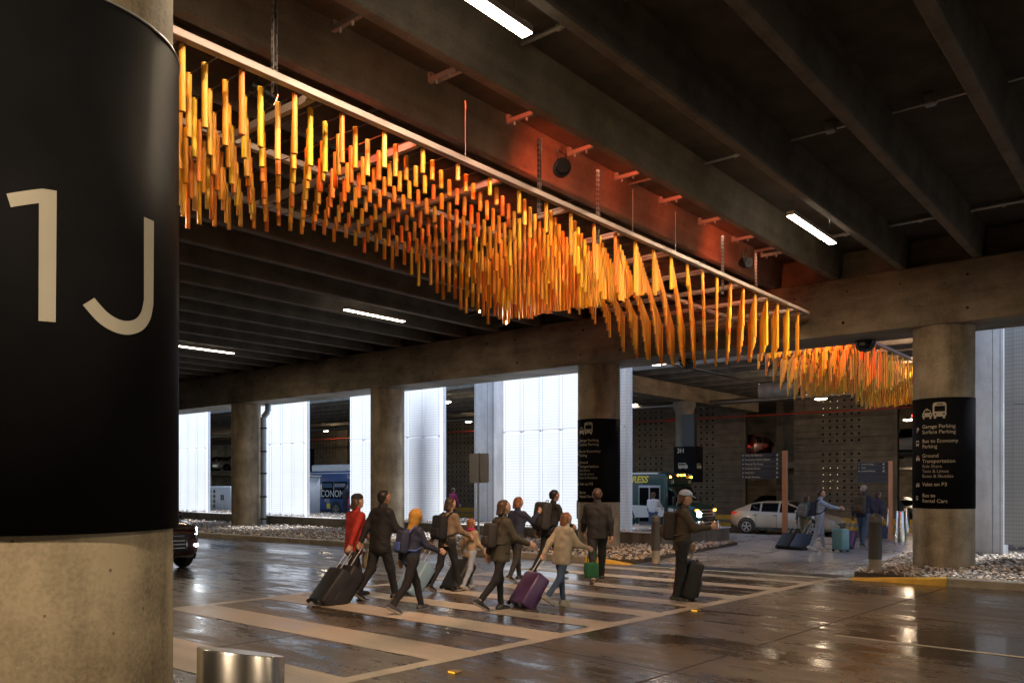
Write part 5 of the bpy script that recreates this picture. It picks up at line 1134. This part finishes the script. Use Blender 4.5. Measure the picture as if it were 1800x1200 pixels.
        m = MB(); m.rbox(-st[4]-.32, -st[4]-.12, min(s*(w_[4]+.0), s*(w_[4]+.17)), max(s*(w_[4]+.0), s*(w_[4]+.17)), be[4]+.03, be[4]+.17, .03); m.build('side_mirror', paint, t)
        m = MB(); [m.box(-x, -x+.16, s*(w_[6]+.002)-.006, s*(w_[6]+.002)+.012, be[6]-.14, be[6]-.115) for x in (2.55, 3.45)]; m.build('door_handle', trim_m, t)
        m = MB(); [m.box(-x, -x+.008, min(s*(w_[6]-.01), s*(w_[6]+.0035)), max(s*(w_[6]-.01), s*(w_[6]+.0035)), zb[6]+.13, be[6]-.06) for x in (1.5, 2.42, 3.32)]; m.build('door_seams', trim_m, t)
        m = MB(); m.box(-wr+r+.1, -wf-r-.1, min(s*(w_[6]-.05), s*(w_[6]+.008)), max(s*(w_[6]-.05), s*(w_[6]+.008)), zb[6]+.005, zb[6]+.13); m.build('sill_trim', trim_m, t)
    m = MB(); z = zb[0]; m.rbox(-.06, .012, -w_[0]+.14, w_[0]-.14, z+.03, be[0]-.06, .02); m.build('grille', trim_m, t)
    m = MB(); [m.box(.012, .02, -w_[0]+.2, w_[0]-.2, z+.1+k*.08, z+.115+k*.08) for k in range(3)]; m.ball((.02, 0, be[0]-.13), .05, None, .3, 1, .7, 6); m.build('grille_bars', chrome, t)
    m = MB(); m.rbox(-P['L']-.01, -P['L']+.12, -w_[-1]+.05, w_[-1]-.05, zb[-1]-.12, zb[-1]+.04, .02); m.build('rear_bumper', trim_m, t)
    m = MB(); m.box(-P['L']-.016, -P['L']-.011, -.26, .26, zb[-1]+.1, zb[-1]+.22); m.build('number_plate', mat('blank plate', (.5, .5, .5), .4), t)
    return t
p_dark = mat('dark red car paint', (.02, .003, .004), .25, .3, var=0, coat=.8); p_white = mat('pearl beige car paint', (.40, .36, .30), .32, .1, var=0, coat=.6); p_white2 = mat('white car paint', (.65, .64, .62), .3, var=0, coat=.6); p_red = mat('red car paint', (.15, .008, .008), .35, var=0, coat=.4); p_grey = mat('silver car paint', (.35, .35, .36), .3, .5, var=0, coat=.5); p_blk = mat('black car paint', (.012, .012, .014), .25, var=0, coat=.8)
rc = car('dark red car with lit headlights at the left, half hidden by the 1J column', (-16.95, 8.68, 0), 0, p_dark, SUV, lit=True, name='dark_car')
for s in (1, -1):
    m = MB(); m.ball((.0, s*.74, .55), .045, None, .4, 1, .8, 6); m.build('fog_lamp', head_on, rc)
    lamp('headlamp_beam', 'SPOT', (.06, s*.72, .84), 9, (.85, .93, 1), rc, None, spot_size=R(70), spot_blend=.7, shadow_soft_size=.05).rotation_euler = Vector((-1, 0, .12)).to_track_quat('Z', 'Y').to_euler()
car('pearl white sedan on the far road behind the direction sign', (-11.05, 34.55, -.3), 0, p_white, SEDAN, name='white_car')
car('red sport utility car parked on the upper deck, left of the white one', (-20.9, 51.2, 3.16), math.pi/2, p_red, SUV); car('white sport utility car parked on the upper deck behind the direction sign', (-18.55, 47.6, 3.16), -math.pi/2, p_white2, SUV)
car('white sport utility car on the upper deck left of the sign column', (-12.1, 51.5, 3.16), math.pi/2+.15, p_white2, SUV); car('pale car on the ground deck left of the sign column', (-10.4, 47.2, -.28), -.5, p_white, SEDAN)
car('black car on the ground deck under the direction sign', (-19.8, 52, -.28), math.pi/2, p_blk, SEDAN); car('silver car on the upper deck at the far left, left one of two', (-83.5, 46.9, 3.16), -math.pi/2, p_grey, SUV); car('pale car on the upper deck at the far left, right one of two', (-80.6, 46.9, 3.16), -math.pi/2, p_white2, SUV)

# --- green shuttle bus ------------------------------------------------
grn = mat('dark green shuttle paint', (.004, .045, .038), .35, var=.03, coat=.6); yel = mat('yellow lettering', (.75, .55, .03), .4, var=0); wht = mat('white graphic', (.62, .60, .55), .4, var=.04); alf = mat('door aluminium', (.26, .27, .28), .35, .6, var=0)
t = thing('shuttle_bus', 'dark green shuttle bus with yellow lettering, white swoosh and lit amber roof lamps', 'bus', (-17.2, 32.1, -.3)); W2 = 1.1
m = MB(); m.rbox(-6.2, 0, -W2, W2, .35, 2.66, .12); m.build('box_body', grn, t)
m = MB(); st = [(-.02, 2.1, .95), (.12, 2.05, .95), (.55, 1.38, .93), (1.1, 1.22, .90), (1.28, 1.12, .85), (1.32, .9, .82)]
V = []
for x, z, w_ in st: V += [(x, -w_, .45), (x, -w_, z-.12), (x, -w_*.9, z), (x, w_*.9, z), (x, w_, z-.12), (x, w_, .45)]
n = len(st); m.add(V, [(i*6+j, i*6+j+1, (i+1)*6+j+1, (i+1)*6+j) for i in range(n-1) for j in range(5)]+[((n-1)*6+j) and tuple((n-1)*6+k for k in range(6))for j in (0,)], None); m.build('cab', grn, t)
m = MB(); f = lambda u, y: (.13+(.53-.13)*u, y, 2.05+(1.40-2.05)*u+.012); m.add([f(.02, -.84), f(.95, -.82), f(.95, .82), f(.02, .84)], [(0, 1, 2, 3)]); m.build('windshield', glass_m, t)
m = MB(); m.add([(-.0, -.956, 1.25), (.62, -.945, 1.25), (.22, -.956, 1.86), (-.0, -.956, 1.92)], [(0, 1, 2, 3)]); m.build('side_window', glass_m, t)
for k in range(4): m = MB(); x = -1.75-.0-k*1.0; m.rbox(x-.9, x, -W2-.012, -W2+.02, 1.25, 2.1, .01); m.build('window', glass_m, t)
d = MB(); d.rbox(-1.38, -.30, -W2-.02, -W2+.02, .42, 2.12, .01); door = d.build('passenger_door', alf, t)
for x0, x1 in ((-1.33, -.87), (-.80, -.35)): m = MB(); m.box(x0, x1, -W2-.03, -W2-.021, .55, 2.02); m.build('door_glass', glass_m, door)
m = MB(); N = 28; sw = [(-6.0+6.6*k/N, .29*math.sqrt(max(0, 1-(k/N)**5))) for k in range(N+1)]
for (xa, ha), (xb, hb) in zip(sw, sw[1:]): yy = -W2-.034 if xb < .02 else -.975; m.add([(xa, yy, .98-ha), (xb, yy, .98-hb), (xb, yy, .98+hb), (xa, yy, .98+ha)], [(0, 1, 2, 3)])
m.build('side_graphic', wht, t)
m = MB(); flat_text(m, 'EXPRESS', .40, frame((-2.42, -W2-.014, 2.24), (1, 0, 0), (0, 0, 1), (0, -1, 0)), yel, bold=.012, shear=.25); m.build('lettering', None, t)
m = MB(); m.box(-6.1, -.4, -W2-.02, -W2+.3, 2.60, 2.675); m.build('roof_gutter', wht, t)
m = MB(); m.rbox(-.02, .10, -1.0, 1.0, 2.12, 2.62, .04); cap = m.build('front_cap', mat('black green cap', (.006, .02, .016), .3, var=0), t)
m = MB(); F0 = frame((.105, -.93, 2.18), (0, 1, 0), (0, 0, 1), (1, 0, 0)); flat_text(m, '14', .26, F0, wht, bold=.006); m.build('number', None, cap); m = MB(); F0 = frame((.105, .62, 2.18), (0, 1, 0), (0, 0, 1), (1, 0, 0)); flat_text(m, '14', .26, F0, wht, bold=.006); m.build('number', None, cap)
for y in (-.95, -.28, 0, .28, .95): m = MB(); m.ball((.1, y, 2.56 if abs(y) < .5 else 2.48), .06, None, .6, 1, .7, 8); m.build('clearance_lamp', amber_on, t)
for s in (-1, 1):
    m = MB(); m.rbox(1.22, 1.34, min(s*.56, s*.84), max(s*.56, s*.84), .78, 1.0, .03); m.build('headlight', head_on if s < 0 else head_off, t); m = MB(); m.rbox(1.2, 1.335, min(s*.72, s*.86), max(s*.72, s*.86), 1.02, 1.09, .02); m.build('turn_signal', amber_on, t)
    m = MB(); m.path([(.3, s*.95, 1.4), (.4, s*1.2, 1.45)], .02, 6); m.rbox(.36, .44, s*1.2-.1, s*1.2+.1, 1.25, 1.65, .03); m.build('side_mirror', trim_m, t)
    for x in (.55, -4.4): m = MB(); yy = s*(.93 if x > 0 else W2); m.tube((x, yy-s*.05, .42), (x, yy+s*.006, .42), .48, 20); m.build('wheel_arch', trim_m, t); wheel(t, x, s*((.93 if x > 0 else W2)+.015), .4, .24)
m = MB(); m.rbox(1.27, 1.34, -.52, .52, .62, 1.12, .02); gr = m.build('grille', trim_m, t); m = MB(); [m.box(1.34, 1.352, -.5, .5, .66+k*.13, .70+k*.13) for k in range(4)]; m.build('grille_bars', chrome, gr)
m = MB(); m.rbox(1.22, 1.46, -.95, .95, .38, .60, .04); m.build('bumper', chrome, t)
lamp('shuttle_headlamp_beam', 'SPOT', (1.4, -.7, .9), 25, (1, .9, .75), t, None, spot_size=R(90), spot_blend=.8, shadow_soft_size=.06).rotation_euler = Vector((-1, .3, .15)).to_track_quat('Z', 'Y').to_euler()

# --- blue airport bus -------------------------------------------------
blu = mat('deep blue bus paint', (.010, .060, .20), .3, var=.03, coat=.6)
t = thing('city_bus', 'long deep blue bus with white roof seen through the gap at the left', 'bus', (-45.2, 33.1, -.3))
m = MB(); m.rbox(0, 9.2, 0, 2.5, .35, 3.0, .12); m.build('bus_body', blu, t); m = MB(); m.rbox(.15, 9.0, .1, 2.4, 2.86, 3.42, .1); m.box(.1, 9.1, -.012, .12, 2.82, 2.88); m.build('roof_fairing', wht, t)
m = MB(); m.box(.15, 1.15, -.02, .03, .5, 2.55); dr = m.build('door', trim_m, t); m = MB(); [m.box(a, a+.42, -.028, -.021, .7, 2.45) for a in (.2, .68)]; m.build('door_glass', glass_m, dr); m = MB(); m.tube((.3, -.05, 1.0), (.95, -.05, 1.6), .03, 8); m.tube((.9, -.05, .6), (.9, -.05, .75), .05, 8); m.build('grab_rail', yel, dr)
for k, (a, b) in enumerate(((1.45, 2.6), (2.7, 4.0), (4.3, 5.6), (5.8, 7.1), (7.3, 8.6))): m = MB(); m.rbox(a, b, -.015, .03, 1.2, 2.3, .01); wn = m.build('window', glass_m, t); m = MB(); m.box(a+.08, b-.08, -.019, -.0155, 1.9, 2.2); m.build('pane', mat('pane reflecting', (.08, .12, .16), .1, var=0), wn)
m = MB(); F0 = lambda x, z: frame((x, -.024, z), (1, 0, 0), (0, 0, 1), (0, -1, 0)); 
for tx_, sz_, px_, pz_, mm_ in (('ECONOMY', .62, 1.0, 1.32, wht), ('KCI', .3, 1.75, .98, wht), ('BLUE BUS', .24, 2.78, 2.0, letter_m), ('534', .3, 4.05, 2.5, wht)): m = MB(); flat_text(m, tx_, sz_, F0(px_, pz_), mm_, bold=.006); m.build('lettering', None, t)
m = MB(); m.box(1.95, 2.3, -.02, -.012, .55, .9); m.build('yellow_panel', yel, t)
m = MB(); m.ball((.2, -.02, 2.66), .06, None, 1, .5, 1, 8); m.build('marker_lamp', amber_on, t)
for x in (2.9, 7.6): m = MB(); m.tube((x, 0.02, .5), (x, -.012, .5), .56, 20); m.build('wheel_arch', trim_m, t); wheel(t, x, -.02, .47, .28)
